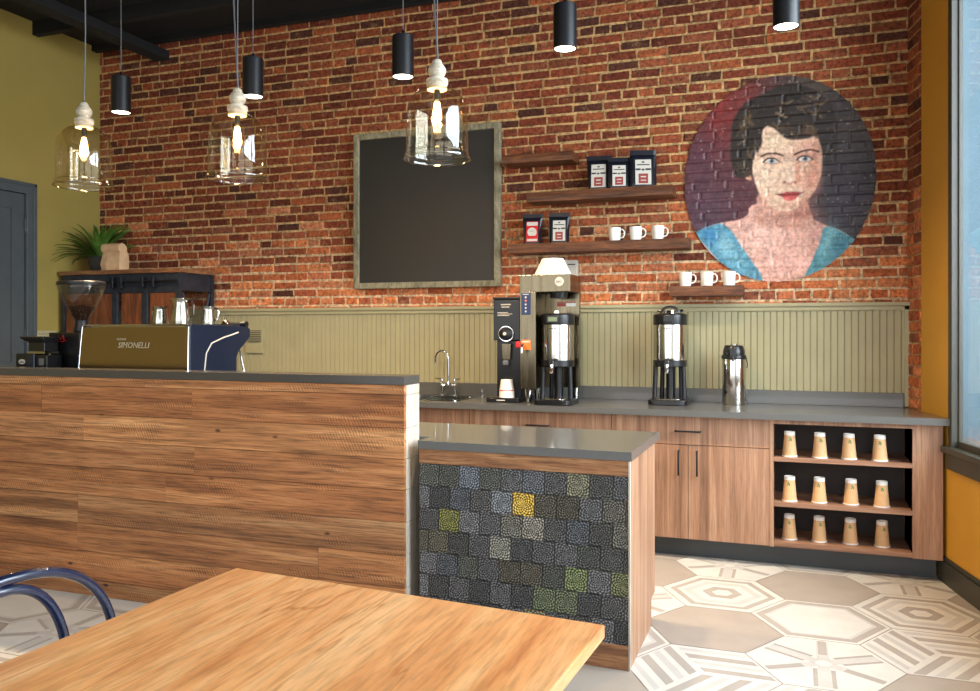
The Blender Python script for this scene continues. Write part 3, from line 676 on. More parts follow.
m=MB(); m.box(bx0+.024,bx0+.066,5.2075,5.2092,1.632,1.637); m.build('panel_lettering',M['label_white'],cp)
m=MB(); m.box(bx0+.012,bx0+.078,5.212,5.2165,1.27,1.335); m.build('warning_sticker',M['orange'],bw)
m=MB(); m.box(bx0+.018,bx0+.072,5.2105,5.2122,1.318,1.328); m.build('sticker_strip',M['label_white'],bw)
m=MB(); m.tube([(bx0+.035,5.215,1.30),(bx0+.035,5.165,1.30),(bx0+.035,5.15,1.285),(bx0+.035,5.15,1.25)],.009,10); tp=m.build('hot_water_tap',M['chrome'],bw)
m=MB(); m.box(bx0-.006,bx0+.022,5.145,5.17,1.285,1.325); m.build('tap_handle',M['red'],tp,bevel=.005)
m=MB(); disc_y(m,-1.42,1.715,5.2155,0,[(.030,0),(.030,.0015),(.0,.0017)],32); bg=m.build('badge',M['label_white'],bw)
def text(s,size,name,mat,parent,loc,rot=(PI/2,0,0),shear=0,extr=.0006):
    cu=bpy.data.curves.new(name,'FONT'); cu.body=s; cu.size=size; cu.align_x='CENTER'; cu.align_y='CENTER'; cu.extrude=extr; cu.shear=shear; cu.resolution_u=2
    tmp=bpy.data.objects.new('tmp',cu); me=bpy.data.meshes.new_from_object(tmp); bpy.data.objects.remove(tmp); bpy.data.curves.remove(cu)
    me.materials.clear(); me.materials.append(mat)
    o=bpy.data.objects.new(name,me); C.objects.link(o); o.parent=parent
    b_=Vector((0,0,0)); p=parent
    while p is not None: b_+=p.location; p=p.parent
    o.location=Vector(loc)-b_; o.rotation_euler=rot; return o
text('EPIC',.021,'badge_lettering',M['panel_blue'],bg,(-1.42,5.2132,1.713))
m=MB(); m.box(-1.50,-1.37,5.4535,5.4545,1.585,1.592); m.box(-1.50,-1.44,5.4535,5.4545,1.560,1.582); m.build('red_notice',M['label_red'],bw)
m=MB(); m.box(-1.437,-1.37,5.4535,5.4545,1.560,1.582); m.build('white_notice',M['label_white'],bw)
m=MB(); m.lathe([(.055,1.61),(.06,1.65)],-1.455,5.33,24); m.build('brew_basket',M['black'],bw)
# paper filters on top
fp=MB(); fp.lathe([(.122,0),(.120,.004),(.070,.108),(.068,.112),(.0,.112)],-1.500,5.345,108,M=Matrix.Translation((0,0,1.7635)),wob=lambda a,z:1+(.035 if z<1.84 else .01)*math.sin(a*27))
tag(fp.build('coffee_filters',M['filter_paper']),'upturned stack of fluted cream paper filters on top of the brewer','coffee filters')
jb=MB(); jb.box(-1.545,-1.433,YB-.06,YB-.0125,1.765,1.898); j0=tag(jb.build('wall_box',plain('pale_grey_box',(190,188,180),.5),bevel=.004),'pale grey electrical box on brick behind the paper filters','electrical box')
m=MB(); m.box(-1.50,-1.445,YB-.062,YB-.0595,1.862,1.870); m.build('slot',M['label_dark'],j0)

# ------------------------------------------------------------------ wall shelves, pouches, mugs
def wshelf(x0,x1,z1,h,label,d=.21):
    m=MB(); n=24; xs=np.linspace(x0,x1,n); y1=YB-.011
    loop=[]
    for k,x in enumerate(xs):
        e=lambda s: .004*noise.noise(Vector((x*7+s*13,s*3.1,z1)))
        loop.append([(x,YB-d+e(1),z1-h+e(2)),(x,YB-d-.004+e(3),z1-h*.5),(x,YB-d+e(4)+.002,z1),(x,y1,z1),(x,y1,z1-h)])
    vs=[p for l in loop for p in l]
    fs=[(i*5+k,i*5+(k+1)%5,(i+1)*5+(k+1)%5,(i+1)*5+k)[::-1] for i in range(n-1) for k in range(5)]+[(0,1,2,3,4)[::-1],tuple((n-1)*5+k for k in range(5))]
    m.add(vs,fs); return tag(m.build('wall_shelf',M['shelf_wood']),label,'shelf','dark wood shelves on the brick wall')
wshelf(-1.945,-1.43,2.644,.06,'short empty dark wood shelf, highest on the brick wall')
wshelf(-1.76,-.748,2.368,.066,'dark wood shelf on brick carrying three coffee pouches')
wshelf(-1.90,-.644,2.010,.066,'longest dark wood shelf with two pouches and three mugs')
wshelf(-.768,-.297,1.690,.066,'short low dark wood shelf with three mugs under the portrait')
def pouch(x,w,h,zz,label,red=False,tilt=0,rz=0,flare=.0,y=YB-.12):
    t=thing('coffee_pouch',label,'coffee bag',(0,0,0),'coffee pouches on the wall shelves')
    m=MB(); lev=[(0,.034,1.0-flare*.5),(.10,.036,1-flare*.4),(.45,.028,1-flare*.2),(.80,.012,1.0),(.87,.0035,1.0+flare*.1),(1.0,.0025,1.0+flare*.2)]
    vs=[]; 
    for (f,d,s) in lev:
        hw=w/2*s; hz=h*f
        vs+=[(-hw,-.3*d,hz),(-hw*.8,-d,hz),(0,-d*1.04,hz),(hw*.8,-d,hz),(hw,-.3*d,hz),(hw,.3*d,hz),(hw*.8,d,hz),(0,d,hz),(-hw*.8,d,hz),(-hw,.3*d,hz)]
    n=10; fs=[(i*n+k,i*n+(k+1)%n,(i+1)*n+(k+1)%n,(i+1)*n+k) for i in range(len(lev)-1) for k in range(n)]+[tuple(range(n))[::-1],tuple((len(lev)-1)*n+k for k in range(n))]
    m.add(vs,fs,0,None,False); m.build('bag',M['pouch'],t)
    def yat(f):
        for a,b_ in zip(lev,lev[1:]):
            if a[0]<=f<=b_[0]: q=(f-a[0])/(b_[0]-a[0]); return -(a[1]*(1-q)+b_[1]*q)*1.04
    def panel(name,mt,x0,x1,f0,f1,off,par):
        fs_=sorted(set([f0]+[q for q in (.10,.45) if f0<q<f1]+[f1])); mm=MB(); v=[]
        for f in fs_: v+=[(x0*w,yat(f)-off,f*h),(x1*w,yat(f)-off,f*h)]
        k=len(fs_); v+= [(a,b_+.0012,c) for a,b_,c in v]; ff=[(2*i,2*i+1,2*i+3,2*i+2) for i in range(k-1)]
        ff+=[(0,2*k,2*k+1,1),(2*k-2,2*k-1,4*k-1,4*k-2)]
        for i in range(k-1): ff+=[(2*i,2*i+2,2*k+2*i+2,2*k+2*i),(2*i+1,2*k+2*i+1,2*k+2*i+3,2*i+3)]
        mm.add(v,ff); return mm.build(name,mt,par)
    lb=panel('label_panel',M['red'] if red else M['label_white'],-.30,.30,.07,.74,.0016,t)
    if red:
        mm=MB(); mm.lathe([(.24*w,0),(.24*w,.001),(0,.0011)],0,0,24,M=Matrix.Translation((0,yat(.38)-.0052,.38*h))@Matrix.Rotation(PI/2+.08,4,'X')); mm.build('white_disc',M['label_white'],lb)
        panel('dark_print',M['label_dark'],-.16,.10,.41,.46,.0080,lb); panel('pale_heading',M['label_white'],-.28,.28,.60,.72,.0026,lb); panel('pale_footer',M['label_white'],-.26,.26,.09,.16,.0026,lb)
    else:
        panel('heading_print',M['label_dark'],-.24,.24,.585,.615,.0026,lb); panel('emblem',M['label_dark'],-.05,.05,.65,.69,.0026,lb)
        panel('picture_band',M['label_dark'],-.29,-.10,.45,.50,.0026,lb); panel('picture_band',M['label_dark'],.08,.29,.45,.50,.0026,lb); panel('picture_band',M['label_dark'],-.06,.04,.44,.49,.0026,lb)
        rd=panel('red_box',M['label_red'],-.18,.18,.10,.36,.0026,lb)
        panel('box_print',M['label_white'],-.10,.10,.26,.29,.0036,rd); panel('box_print',M['label_white'],-.10,.10,.17,.19,.0036,rd)
    t.location=(x,y,zz+.001); t.rotation_euler=(0,tilt,rz+.2)
    return t
zs=2.369
pouch(-1.262,.165,.240,zs,'leftmost of three blue-black coffee pouches on the upper shelf',rz=-.08,tilt=-.0,flare=.3)
pouch(-1.118,.150,.215,zs,'smallest coffee pouch, middle of three on the upper shelf',rz=.02,flare=.05,y=YB-.135)
pouch(-.958,.178,.258,zs,'tallest coffee pouch, at the right end of the upper shelf row',rz=.06,flare=-.05,y=YB-.115)
zs=2.011
pouch(-1.742,.140,.218,zs,'coffee pouch with red label and white disc on the long shelf',True,rz=-.05,flare=.32)
pouch(-1.545,.145,.216,zs,'coffee pouch with white label right of the red labelled one',rz=-.02,flare=.16)
def make_mug():
    t=thing('mug','x','mug',(0,0,0),'white mugs on the wall shelves')
    m=MB(); m.lathe([(.032,0),(.036,.003),(.041,.05),(.0425,.092),(.0415,.094),(.039,.092),(.037,.05),(.030,.008),(.0,.007)],seg=32); m.build('mug_body',M['white'],t)
    m=MB(); m.tube([(.037,0,.078),(.055,0,.080),(.068,0,.066),(.070,0,.045),(.060,0,.026),(.036,0,.02)],.0048,10); m.build('mug_handle',M['white'],t)
    return t
mug0=make_mug(); fst=True
for (xs,zz,sn) in (((-1.15,-1.005,-.855),2.011,'the long shelf beside the coffee pouches'),((-.672,-.532,-.390),1.691,'the short low shelf')):
    for q,x in enumerate(xs):
        o=mug0 if fst else copy_tree(mug0); fst=False
        o.location=(x,YB-.125,zz); o.rotation_euler.z=-.15+R.uniform(-.1,.1)
        o['label']='white ceramic mug, %s of three on %s'%(('leftmost','middle one','rightmost')[q],sn)

# ------------------------------------------------------------------ chalkboard
cbx0,cbx1,cbz0,cbz1=-3.228,-2.014,1.721,2.928
ch=thing('chalkboard','large blank chalkboard in weathered wood frame on the brick wall','chalkboard',(-2.65,YB-.03,cbz0))
m=MB(); m.box(cbx0+.045,cbx1-.045,YB-.04,YB-.015,cbz0+.045,cbz1-.045); m.build('board',M['chalk'],ch)
f=.045
for k,(a,b_,c,d) in enumerate(((cbx0,cbx0+f,cbz0,cbz1),(cbx1-f,cbx1,cbz0,cbz1),(cbx0+f,cbx1-f,cbz0,cbz0+f),(cbx0+f,cbx1-f,cbz1-f,cbz1))):
    m=MB(); m.box(a,b_,YB-.06,YB-.0125,c,d); m.build('frame_rail',M['frame_wood'],ch,bevel=.003)

# ------------------------------------------------------------------ mural painted over the bricks
def mural():
    cxm,czm,rx,rz=-.094,2.396,.600,.680; st=.0052
    gx=np.arange(cxm-rx,cxm+rx+st,st); gz=np.arange(czm-rz,czm+rz+st,st); X,Z=np.meshgrid(gx,gz)
    Hm=np.zeros_like(X)
    for (a,c,z0,z1) in rects:
        if c<gx[0] or a>gx[-1] or z1<gz[0] or z0>gz[-1]: continue
        i0=np.searchsorted(gx,a+.002);i1=np.searchsorted(gx,c-.001);j0=np.searchsorted(gz,z0+.002);j1=np.searchsorted(gz,z1-.001)
        Hm[j0:j1,i0:i1]=1
    # picture plane coordinates of the painting
    fwx,fwy,rtx,rty=-.34202,.93969,.93969,.34202
    dd_=X*fwx+5.8*fwy; U=490+830*(X*rtx+5.8*rty)/dd_; V=330-830*(Z-1.4)/dd_
    rng=np.random.RandomState(5)
    def fld(s,amp=1,ox=1.0,oz=1.0):   # smooth random field
        n=max(3,int(200/s*ox)); m_=max(3,int(220/s*oz)); g_=rng.rand(m_+2,n+2)
        u=(U-680)/200*n; v=(V-70)/220*m_; u=np.clip(u,0,n-.01); v=np.clip(v,0,m_-.01); i=u.astype(int); j=v.astype(int); fu=u-i; fv=v-j
        fu=fu*fu*(3-2*fu); fv=fv*fv*(3-2*fv)
        return amp*((g_[j,i]*(1-fu)+g_[j,i+1]*fu)*(1-fv)+(g_[j+1,i]*(1-fu)+g_[j+1,i+1]*fu)*fv-.5)*2
    wu=fld(9,.9); wv=fld(9,.9); Uo=U+wu*.6; Vo=V+wv*.6
    def sd(pts):   # signed distance to polygon, + inside
        P=np.array(pts,float); n=len(P); dmin=np.full(U.shape,1e9); ins=np.zeros(U.shape,bool)
        for k in range(n):
            a=P[k]; b_=P[(k+1)%n]; e=b_-a; wx=Uo-a[0]; wy=Vo-a[1]
            t=np.clip((wx*e[0]+wy*e[1])/(e@e+1e-9),0,1); dx=wx-t*e[0]; dy=wy-t*e[1]; dmin=np.minimum(dmin,np.hypot(dx,dy))
            c1=(a[1]<=Vo)&(b_[1]>Vo); c2=(a[1]>Vo)&(b_[1]<=Vo); cr=e[0]*wy-e[1]*wx
            ins^=(c1&(cr>0))|(c2&(cr<0))
        return np.where(ins,dmin,-dmin)
    def smooth(pts,it=2):
        for _ in range(it):
            q=[]
            for k in range(len(pts)):
                a=pts[k]; b_=pts[(k+1)%len(pts)]; q+=[(a[0]*.75+b_[0]*.25,a[1]*.75+b_[1]*.25),(a[0]*.25+b_[0]*.75,a[1]*.25+b_[1]*.75)]
            pts=q
        return pts
    Fc=lambda l:[(720+a/4.936,80+b_/4.936) for a,b_ in l]
    Mc=lambda l:[(670+a/3.0045,60+b_/3.0045) for a,b_ in l]
    col=np.zeros(U.shape+(3,))
    def put(mask,c):
        c=np.array(c,float) if not isinstance(c,np.ndarray) or c.ndim==1 else c
        col[:]=col*(1-mask[...,None])+c*mask[...,None]
    def lay(pts,c,soft=1.2,op=1.0,sm=2): put(np.clip(.5+sd(smooth(pts,sm))/soft,0,1)*op,c)
    def blob(cu,cv,ru,rv,c,op=1.0,rot=0,p=1.0):
        a=(U-cu)*math.cos(rot)+(V-cv)*math.sin(rot); b_=-(U-cu)*math.sin(rot)+(V-cv)*math.cos(rot)
        put(op*np.exp(-((a/ru)**2+(b_/rv)**2)**p),c)
    def bF(x,y,ru,rv,c,op=1.0,rot=0,p=1.0): blob(720+x/4.936,80+y/4.936,ru/4.936,rv/4.936,c,op,rot,p)
    def line(pts,w,c,op=1.0,soft=.6):
        P=np.array(Fc(pts)); d=np.full(U.shape,1e9)
        for a,b_ in zip(P,P[1:]):
            e=b_-a; t=np.clip(((U-a[0])*e[0]+(V-a[1])*e[1])/(e@e),0,1); d=np.minimum(d,np.hypot(U-a[0]-t*e[0],V-a[1]-t*e[1]))
        put(np.clip((w-d)/soft+.5,0,1)*op,c)
    # ground of the picture
    gu=(U-684)/192; gv=(V-76)/206
    a=np.array((92,54,60.));b_=np.array((62,54,58.)); t=np.clip((gu-.35)/.4,0,1)[...,None]; col[:]=a*(1-t)+b_*t
    blob(722,110,26,38,(136,52,46),.75,.3); blob(745,90,26,16,(118,58,50),.7); blob(810,88,34,18,(88,78,66),.8); blob(858,120,22,30,(78,68,58),.6)
    blob(705,215,34,34,(84,68,86),.6); blob(850,200,30,34,(58,52,66),.7); blob(700,160,16,30,(86,58,74),.6)
    # chest, neck and dress
    skin=np.array((214,170,156.))
    lay(Mc([(235,430),(238,475),(165,487),(90,508),(70,545),(110,640),(200,700),(328,710),(450,700),(560,620),(575,560),(520,515),(450,490),(410,465),(400,420)]),skin)
    blob(762,240,20,14,(232,196,184),.5); blob(800,215,16,10,(176,124,108),.5); blob(790,262,26,10,(222,178,170),.5); blob(818,236,9,18,(190,140,132),.5)
    blue=np.array((88,146,170.))
    lay(Mc([(70,520),(120,500),(165,488),(195,530),(235,590),(292,668),(230,680),(150,610),(95,545)]),blue,1.5); blob(712,236,9,6,(50,120,176),.8,.6); blob(726,246,9,14,(148,194,208),.8,-.5); blob(740,262,8,10,(120,172,186),.6)
    lay(Mc([(100,560),(130,590),(200,650),(180,660),(110,600)]),(206,160,158),1.5)
    lay(Mc([(462,492),(520,520),(565,545),(540,640),(460,690),(395,665),(430,600),(452,545)]),(84,142,156),1.5); blob(828,240,6,16,(140,192,200),.7,.3); blob(840,246,8,12,(52,112,134),.7)
    # hair behind
    lay(Fc([(55,300),(62,220),(90,150),(140,105),(215,70),(300,30),(400,25),(490,55),(555,130),(580,220),(580,320),(560,400),(525,440),(480,430),(300,300),(160,480),(120,495),(75,475),(52,400)]),(52,42,38),2.5)
    # neck and face
    lay(Fc([(180,560),(185,640),(150,720),(480,740),(450,660),(430,580),(300,520)]),(196,150,134),2.5); bF(400,665,60,24,(150,98,86),.7,-.2); bF(240,640,40,40,(212,168,150),.6)
    lay(Fc([(205,250),(250,215),(330,260),(410,280),(470,270),(498,310),(506,370),(506,430),(492,500),(462,560),(420,610),(375,642),(325,652),(262,640),(218,600),(182,540),(162,470),(156,400),(172,350),(195,300)]),(222,192,168),1.6)
    lay(Fc([(104,448),(122,440),(150,462),(158,500),(140,500),(118,478)]),(206,158,136),1.2)
    bF(470,420,36,120,(198,142,120),.75); bF(440,500,50,60,(206,138,122),.55); bF(440,330,60,30,(206,150,132),.6); bF(225,480,50,60,(232,210,188),.5); bF(270,310,60,36,(226,206,176),.7)
    bF(385,430,14,70,(196,138,118),.6,.05); bF(420,600,50,26,(176,118,104),.55,-.5); bF(230,590,34,30,(206,160,142),.5,.6); bF(320,628,50,12,(196,148,130),.5)
    bF(340,470,14,50,(238,214,194),.6)
    # eye sockets, eyes, brows
    bF(255,388,52,20,(186,146,130),.6); bF(420,378,52,20,(172,118,104),.6)
    for (ex,ey,w_) in ((253,403,38),(418,392,38)):
        lay(Fc([(ex-w_,ey+4),(ex-w_*.4,ey-13),(ex+w_*.4,ey-13),(ex+w_,ey+2),(ex+w_*.4,ey+13),(ex-w_*.4,ey+13)]),(206,200,192),.8)
        bF(ex+2,ey-1,14,13,(84,98,108),1,0,2.2); bF(ex+2,ey-1,6,6,(24,26,32),1,0,2)
        line([(ex-w_-2,ey+5),(ex-w_*.45,ey-14),(ex+w_*.4,ey-14),(ex+w_+4,ey+3)],.62,(58,38,36),.95)
        line([(ex-w_+6,ey+8),(ex,ey+16),(ex+w_-4,ey+8)],.35,(150,100,92),.7)
        bF(ex-6,ey-6,3,3,(235,238,240),.9)
    line([(205,378),(235,366),(275,364),(312,376)],.85,(78,54,44),.9,1.0); line([(368,370),(405,354),(450,346),(486,356)],.85,(62,42,36),.92,1.0)
    # nose and mouth
    line([(372,400),(374,440),(380,475)],.5,(170,112,96),.5,1.4); bF(317,508,9,6,(120,62,54),.85); bF(366,506,9,6,(120,62,54),.85); bF(342,514,22,6,(168,106,92),.7); bF(388,492,9,16,(182,118,102),.7); bF(342,492,12,10,(238,206,188),.7)
    lay(Fc([(276,566),(315,560),(335,552),(348,557),(362,551),(395,554),(408,556),(380,578),(345,584),(310,580)]),(164,66,66),.9); lay(Fc([(305,577),(345,572),(385,570),(372,592),(342,600),(318,594)]),(204,104,100),.9)
    line([(278,566),(320,571),(345,568),(375,566),(408,557)],.4,(96,34,38),.9); bF(340,612,26,7,(182,124,110),.6); bF(335,588,12,4,(228,148,140),.7)
    # hair in front: side locks and fringe
    H1=(50,40,34)
    lay(Fc([(58,300),(66,210),(100,140),(160,100),(222,85),(235,150),(225,210),(205,262),(208,325),(172,362),(158,410),(160,470),(125,488),(80,470),(55,410)]),H1,2.2)
    lay(Fc([(215,80),(300,40),(400,32),(500,70),(560,150),(580,240),(570,340),(545,420),(520,430),(508,360),(492,300),(478,272),(440,290),(390,298),(335,300),(300,275),(262,235),(228,225),(225,150)]),H1,2.2)
    for k in range(46):
        q=rng.rand(); side=k%3
        if side==0: x0_,y0_=80+rng.rand()*110,140+rng.rand()*300; pts=[(x0_,y0_),(x0_+14*math.sin(k),y0_+24),(x0_+26*math.cos(k*2),y0_+46)]
        else: x0_,y0_=235+rng.rand()*290,70+rng.rand()*190; pts=[(x0_,y0_),(x0_+26,y0_+10+16*math.sin(k)),(x0_+52,y0_+6+24*math.cos(k*1.7))]
        line(pts,.5+.7*rng.rand(),((126,106,78),(96,74,56),(22,18,18),(142,122,94))[k%4],.62,1.6)
    bF(128,220,26,50,(112,92,62),.45,.2); bF(330,240,44,24,(104,80,58),.5); bF(430,262,40,14,(122,92,66),.5); bF(110,430,26,26,(88,74,52),.5); bF(500,250,20,50,(30,26,30),.6)
    bF(555,420,50,150,(54,48,54),.5)
    # brush texture, pale specks denser over joints, mottled lower edge
    tx=fld(2.2,.10)+fld(5,.07)+fld(1.2,.08)
    col[:]=(col*(1+tx[...,None]))*np.array((.95,.93,.92)); col[:]=np.clip((col-105)*1.14+103,4,250)
    pale_specks=(fld(3,1)+fld(1.5,.8)+.25*(1-Hm))>1.25; col[pale_specks]=col[pale_specks]*.55+np.array((190,180,170.))*.45
    wl=np.clip((V-268)/14,0,1)*(fld(2,1)>.3); col[:]=col*(1-.5*wl[...,None])+np.array((150,120,104.))*.5*wl[...,None]
    c=np.clip(col/255,0,1); c=np.where(c<=.04045,c/12.92,((c+.055)/1.055)**2.4)
    hs=fld(2,.0006)+fld(4,.0010)
    Y=YB-.0125-.0055*Hm-hs*Hm-.0008
    inside=((X-cxm)/rx)**2+((Z-czm)/rz)**2<1+.004*fld(2)
    idx=-np.ones(X.shape,int); idx[inside]=np.arange(inside.sum())
    vs=np.stack([X[inside]-cxm,Y[inside]-YB,Z[inside]-czm],1); cs=np.concatenate([c[inside],np.ones((inside.sum(),1))],1)
    q=np.stack([idx[:-1,:-1],idx[:-1,1:],idx[1:,1:],idx[1:,:-1]],-1).reshape(-1,4); q=q[(q>=0).all(1)]
    me=bpy.data.meshes.new('mural'); me.from_pydata(vs.tolist(),[],q.tolist())
    ca=me.color_attributes.new('Col','FLOAT_COLOR','POINT'); ca.data.foreach_set('color',cs.astype(np.float32).ravel())
    me.materials.append(M['mural']); me.polygons.foreach_set('use_smooth',[True]*len(me.polygons))
    ob=bpy.data.objects.new('mural',me); ob.location=(cxm,YB,czm); C.objects.link(ob)
    tag(ob,'oval painted portrait of a dark haired woman in blue on the brick wall','mural')
mural()

# ------------------------------------------------------------------ front bar (reclaimed planks)
BX1=-1.645; BY0,BY1=3.39,3.548; BZ=1.19
bar=thing('bar_counter','tall bar front clad in reclaimed brown planks with dark grey cap','bar',(-3.7,3.46,0))
pl=MB(); pz=[1.150,1.105,.955,.815,.675,.527,.378,.23,.085,0.0]
RP=random.Random(21)
rowt=[(1.05,.94,.84),(1.08,.90,.76),(1.5,1.45,1.36),(.98,.86,.76),(1.04,.90,.78),(.84,.80,.76),(.96,.85,.75),(.98,.82,.70),(.78,.70,.62)]
tones=[(1.0,.93,.86),(1.16,1.04,.88),(.84,.76,.70),(1.08,.88,.72),(.94,.88,.84),(.80,.73,.68),(1.2,1.12,1.0),(1.0,.84,.7)]
for r_ in range(9):
    x=XL+.01; first_=True
    while x < BX1-.002:
        w=RP.uniform(.9,2.3)
        if r_ in (1,) : w={0:2.0,1:1.0}.get(0 if first_ else 1,1.2)
        x1=min(x+w,BX1-.0012)
        if BX1-x1<.3: x1=BX1-.0012
        t_=rowt[r_]; j=RP.uniform(.86,1.1); dpt=RP.uniform(0,.004)
        pl.box(x+.0008,x1-.0008,BY0+dpt,BY0+.02,pz[r_+1]+.0012,pz[r_]-.0012,0,tuple(min(1.3,c*j) for c in t_)); x=x1; first_=False
pl.build('plank_cladding',M['planks'],bar)
m=MB(); m.box(XL+.005,BX1-.016,BY0+.0205,BY1-.002,0,1.15); m.build('core',M['trim_dark'],bar)
m=MB()
for a,b_ in zip(pz,pz[1:]): m.box(BX1-.0155,BX1,BY0+.0203,BY1,b_+.001,a-.001)
m.build('end_boards',M['pale_end'],bar)
m=MB(); m.box(XL+.005,BX1+.001,BY0-.002,BY1+.001,1.1505,BZ); m.build('cap',M['barcap'],bar,bevel=.002)
# work counter behind the bar
wk=thing('work_counter','low work counter hidden behind the plank bar under the espresso machine','counter',(-4.1,3.9,0))
m=MB(); m.box(XL+.01,-2.3,3.565,4.30,.10,.876); m.build('body',M['walnut'],wk)
m=MB(); m.box(XL+.01,-2.28,3.556,4.33,.877,ZT); m.build('slab',M['quartz'],wk,bevel=.002)
m=MB(); m.box(XL+.02,-2.32,3.58,4.24,0,.10); m.build('toe_kick',M['kick'],wk)

# ------------------------------------------------------------------ tiled island
isl=thing('island_counter','low island clad in dark ornamental tiles with polished grey top','island',(-1.2,3.7,0))
pF0=Vector((-1.590,3.432,0)); pF1=Vector((-.626,3.398,0))   # front face line
m=MB(); m.prism([(-1.594,3.420),(-.616,3.386),(-.611,4.105),(-2.25,4.105),(-2.25,3.56),(-1.594,3.56)],.862,.90); m.build('slab',M['quartz'],isl,bevel=.0015)
fd=(pF1-pF0); FL=fd.length; fd.normalize(); fn=Vector((fd.y,-fd.x,0))
def FP(s,z,d=0): p=pF0+fd*s+fn*d; return (p.x,p.y,z)
def fbox(mb,s0,s1,z0,z1,d0,d1,col=None):
    vs=[FP(s0,z0,d1),FP(s1,z0,d1),FP(s1,z0,d0),FP(s0,z0,d0),FP(s0,z1,d1),FP(s1,z1,d1),FP(s1,z1,d0),FP(s0,z1,d0)]
    mb.add(vs,[(0,3,2,1),(4,5,6,7),(0,1,5,4),(1,2,6,5),(2,3,7,6),(3,0,4,7)],0,col)
m=MB(); m.prism([(-1.590,3.452),(-.66,3.418),(-.66,4.06),(-2.2,4.06),(-2.2,3.565),(-1.59,3.565)],.10,.861); m.build('body',M['trim_dark'],isl)
m=MB(); m.prism([(-1.57,3.50),(-.70,3.47),(-.70,3.98),(-2.18,3.98),(-2.18,3.58),(-1.57,3.58)],0,.10); m.build('toe_kick',M['kick'],isl)
m=MB(); fbox(m,0,FL-.004,.798,.861,-.012,.006); m.build('top_rail',M['island_wood'],isl,bevel=.001)
m=MB(); fbox(m,0,FL-.004,.0,.102,-.03,.006); m.build('bottom_rail',M['island_wood'],isl,bevel=.001)
m=MB(); m.add([(-.658,3.405,0),(-.626,3.398,0),(-.626,3.955,0),(-.658,3.955,0),(-.658,3.405,.861),(-.626,3.398,.861),(-.626,3.955,.861),(-.658,3.955,.861)],[(0,3,2,1),(4,5,6,7),(0,1,5,4),(1,2,6,5),(2,3,7,6),(3,0,4,7)])
m.box(-.658,-.626,3.955,4.06,.13,.861); m.build('side_panel',M['walnut'],isl)
m=MB(); fbox(m,FL-.0038,FL+.003,0,.861,-.010,.008); m.build('corner_edge',M['pale_end'],isl)
# tiles
tp=MB(); uvs=[]; TS=.0995; RTl=random.Random(11)
fixed={(1,5):(150,124,52),(2,1):(98,98,54),(4,7):(88,96,66),(4,9):(88,90,64),(4,10):(100,82,56),(5,6):(80,88,68),(5,7):(92,98,78),(3,4):(110,110,102),(2,5):(116,112,104),(0,7):(98,96,80),(6,6):(98,92,72),(1,4):(102,106,110),(0,2):(92,98,106)}
for r_ in range(7):
    z1=.797-r_*TS; off=(0,.46,.02,.55,.1,.52,.96)[r_]*TS
    c_=0; s=-off
    while s < FL-.006:
        a=max(s,0); b2=min(s+TS,FL-.004)
        if b2-a>.008:
            base=fixed.get((r_,c_)) or RTl.choice([(66,66,66),(76,76,78),(58,58,56),(84,84,86),(70,67,58),(54,55,56),(86,84,78),(66,68,64),(72,75,80)])
            jj=RTl.uniform(.95,1.5); cl=tuple(q*jj for q in lin(base)); d=RTl.uniform(.0,.0025); g_=.0014; nxs=1
            o=len(tp.v)
            tp.v+= [FP(a+g_,z1-TS+g_,d+.001),FP(b2-g_,z1-TS+g_,d+.001),FP(b2-g_,z1-g_,d+.001),FP(a+g_,z1-g_,d+.001)]+[FP(a+g_,z1-TS+g_,-.008),FP(b2-g_,z1-TS+g_,-.008),FP(b2-g_,z1-g_,-.008),FP(a+g_,z1-g_,-.008)]
            u0=(a-s)/TS; u1=(b2-s)/TS
            for f_,uv_ in (((0,1,2,3),((u0,0),(u1,0),(u1,1),(u0,1))),((4,5,1,0),None),((5,6,2,1),None),((6,7,3,2),None),((7,4,0,3),None)):
                tp.f.append([o+q for q in f_]); tp.m.append(0); tp.c.append(cl); tp.sm.append(False); uvs+= list(uv_) if uv_ else [(.02,.02)]*4
        s+=TS; c_+=1
to=tp.build('tile_panel',M['tile'],isl)
uvl=to.data.uv_layers.new(name='UVMap'); uvl.data.foreach_set('uv',[q for p in uvs for q in p])
m=MB(); fbox(m,0,FL-.004,.10,.798,-.012,-.004); m.build('tile_backing',M['black_matt'],isl)

# ------------------------------------------------------------------ dining table and chair
tz=.75
A=Vector((-1.429,1.897)); B=Vector((-.388,1.807)); dl_=(Vector((-1.453,1.195))-A).normalized(); dr_=(Vector((-.406,1.495))-B).normalized()
Dd=A+dl_*1.35; Cc=B+dr_*1.27
tbl=thing('dining_table','honey coloured wooden table top in the foreground beside the plank bar','table',(-.93,1.3,0))
m=MB(); m.prism([tuple(Dd),tuple(Cc),tuple(B),tuple(A)],tz-.030,tz); m.build('tabletop',M['table'],tbl,bevel=.003)
m=MB(); m.box(-.97,-.89,1.14,1.30,.02,.72,0); m.build('pedestal',M['black_matt'],tbl)
m=MB(); m.box(-1.22,-.64,1.18,1.26,0,.03); m.box(-.97,-.89,.93,1.51,0,.03); m.build('foot',M['black_matt'],tbl,bevel=.005)
m=MB(); m.box(-1.2,-.66,1.18,1.26,.695,.719); m.build('top_bracket',M['black_matt'],tbl)
chx=-1.60; cyc=1.29
chair=thing('dining_chair','blue-black tubular metal chair with double hoop back at the table','chair',(chx+.22,cyc,0))
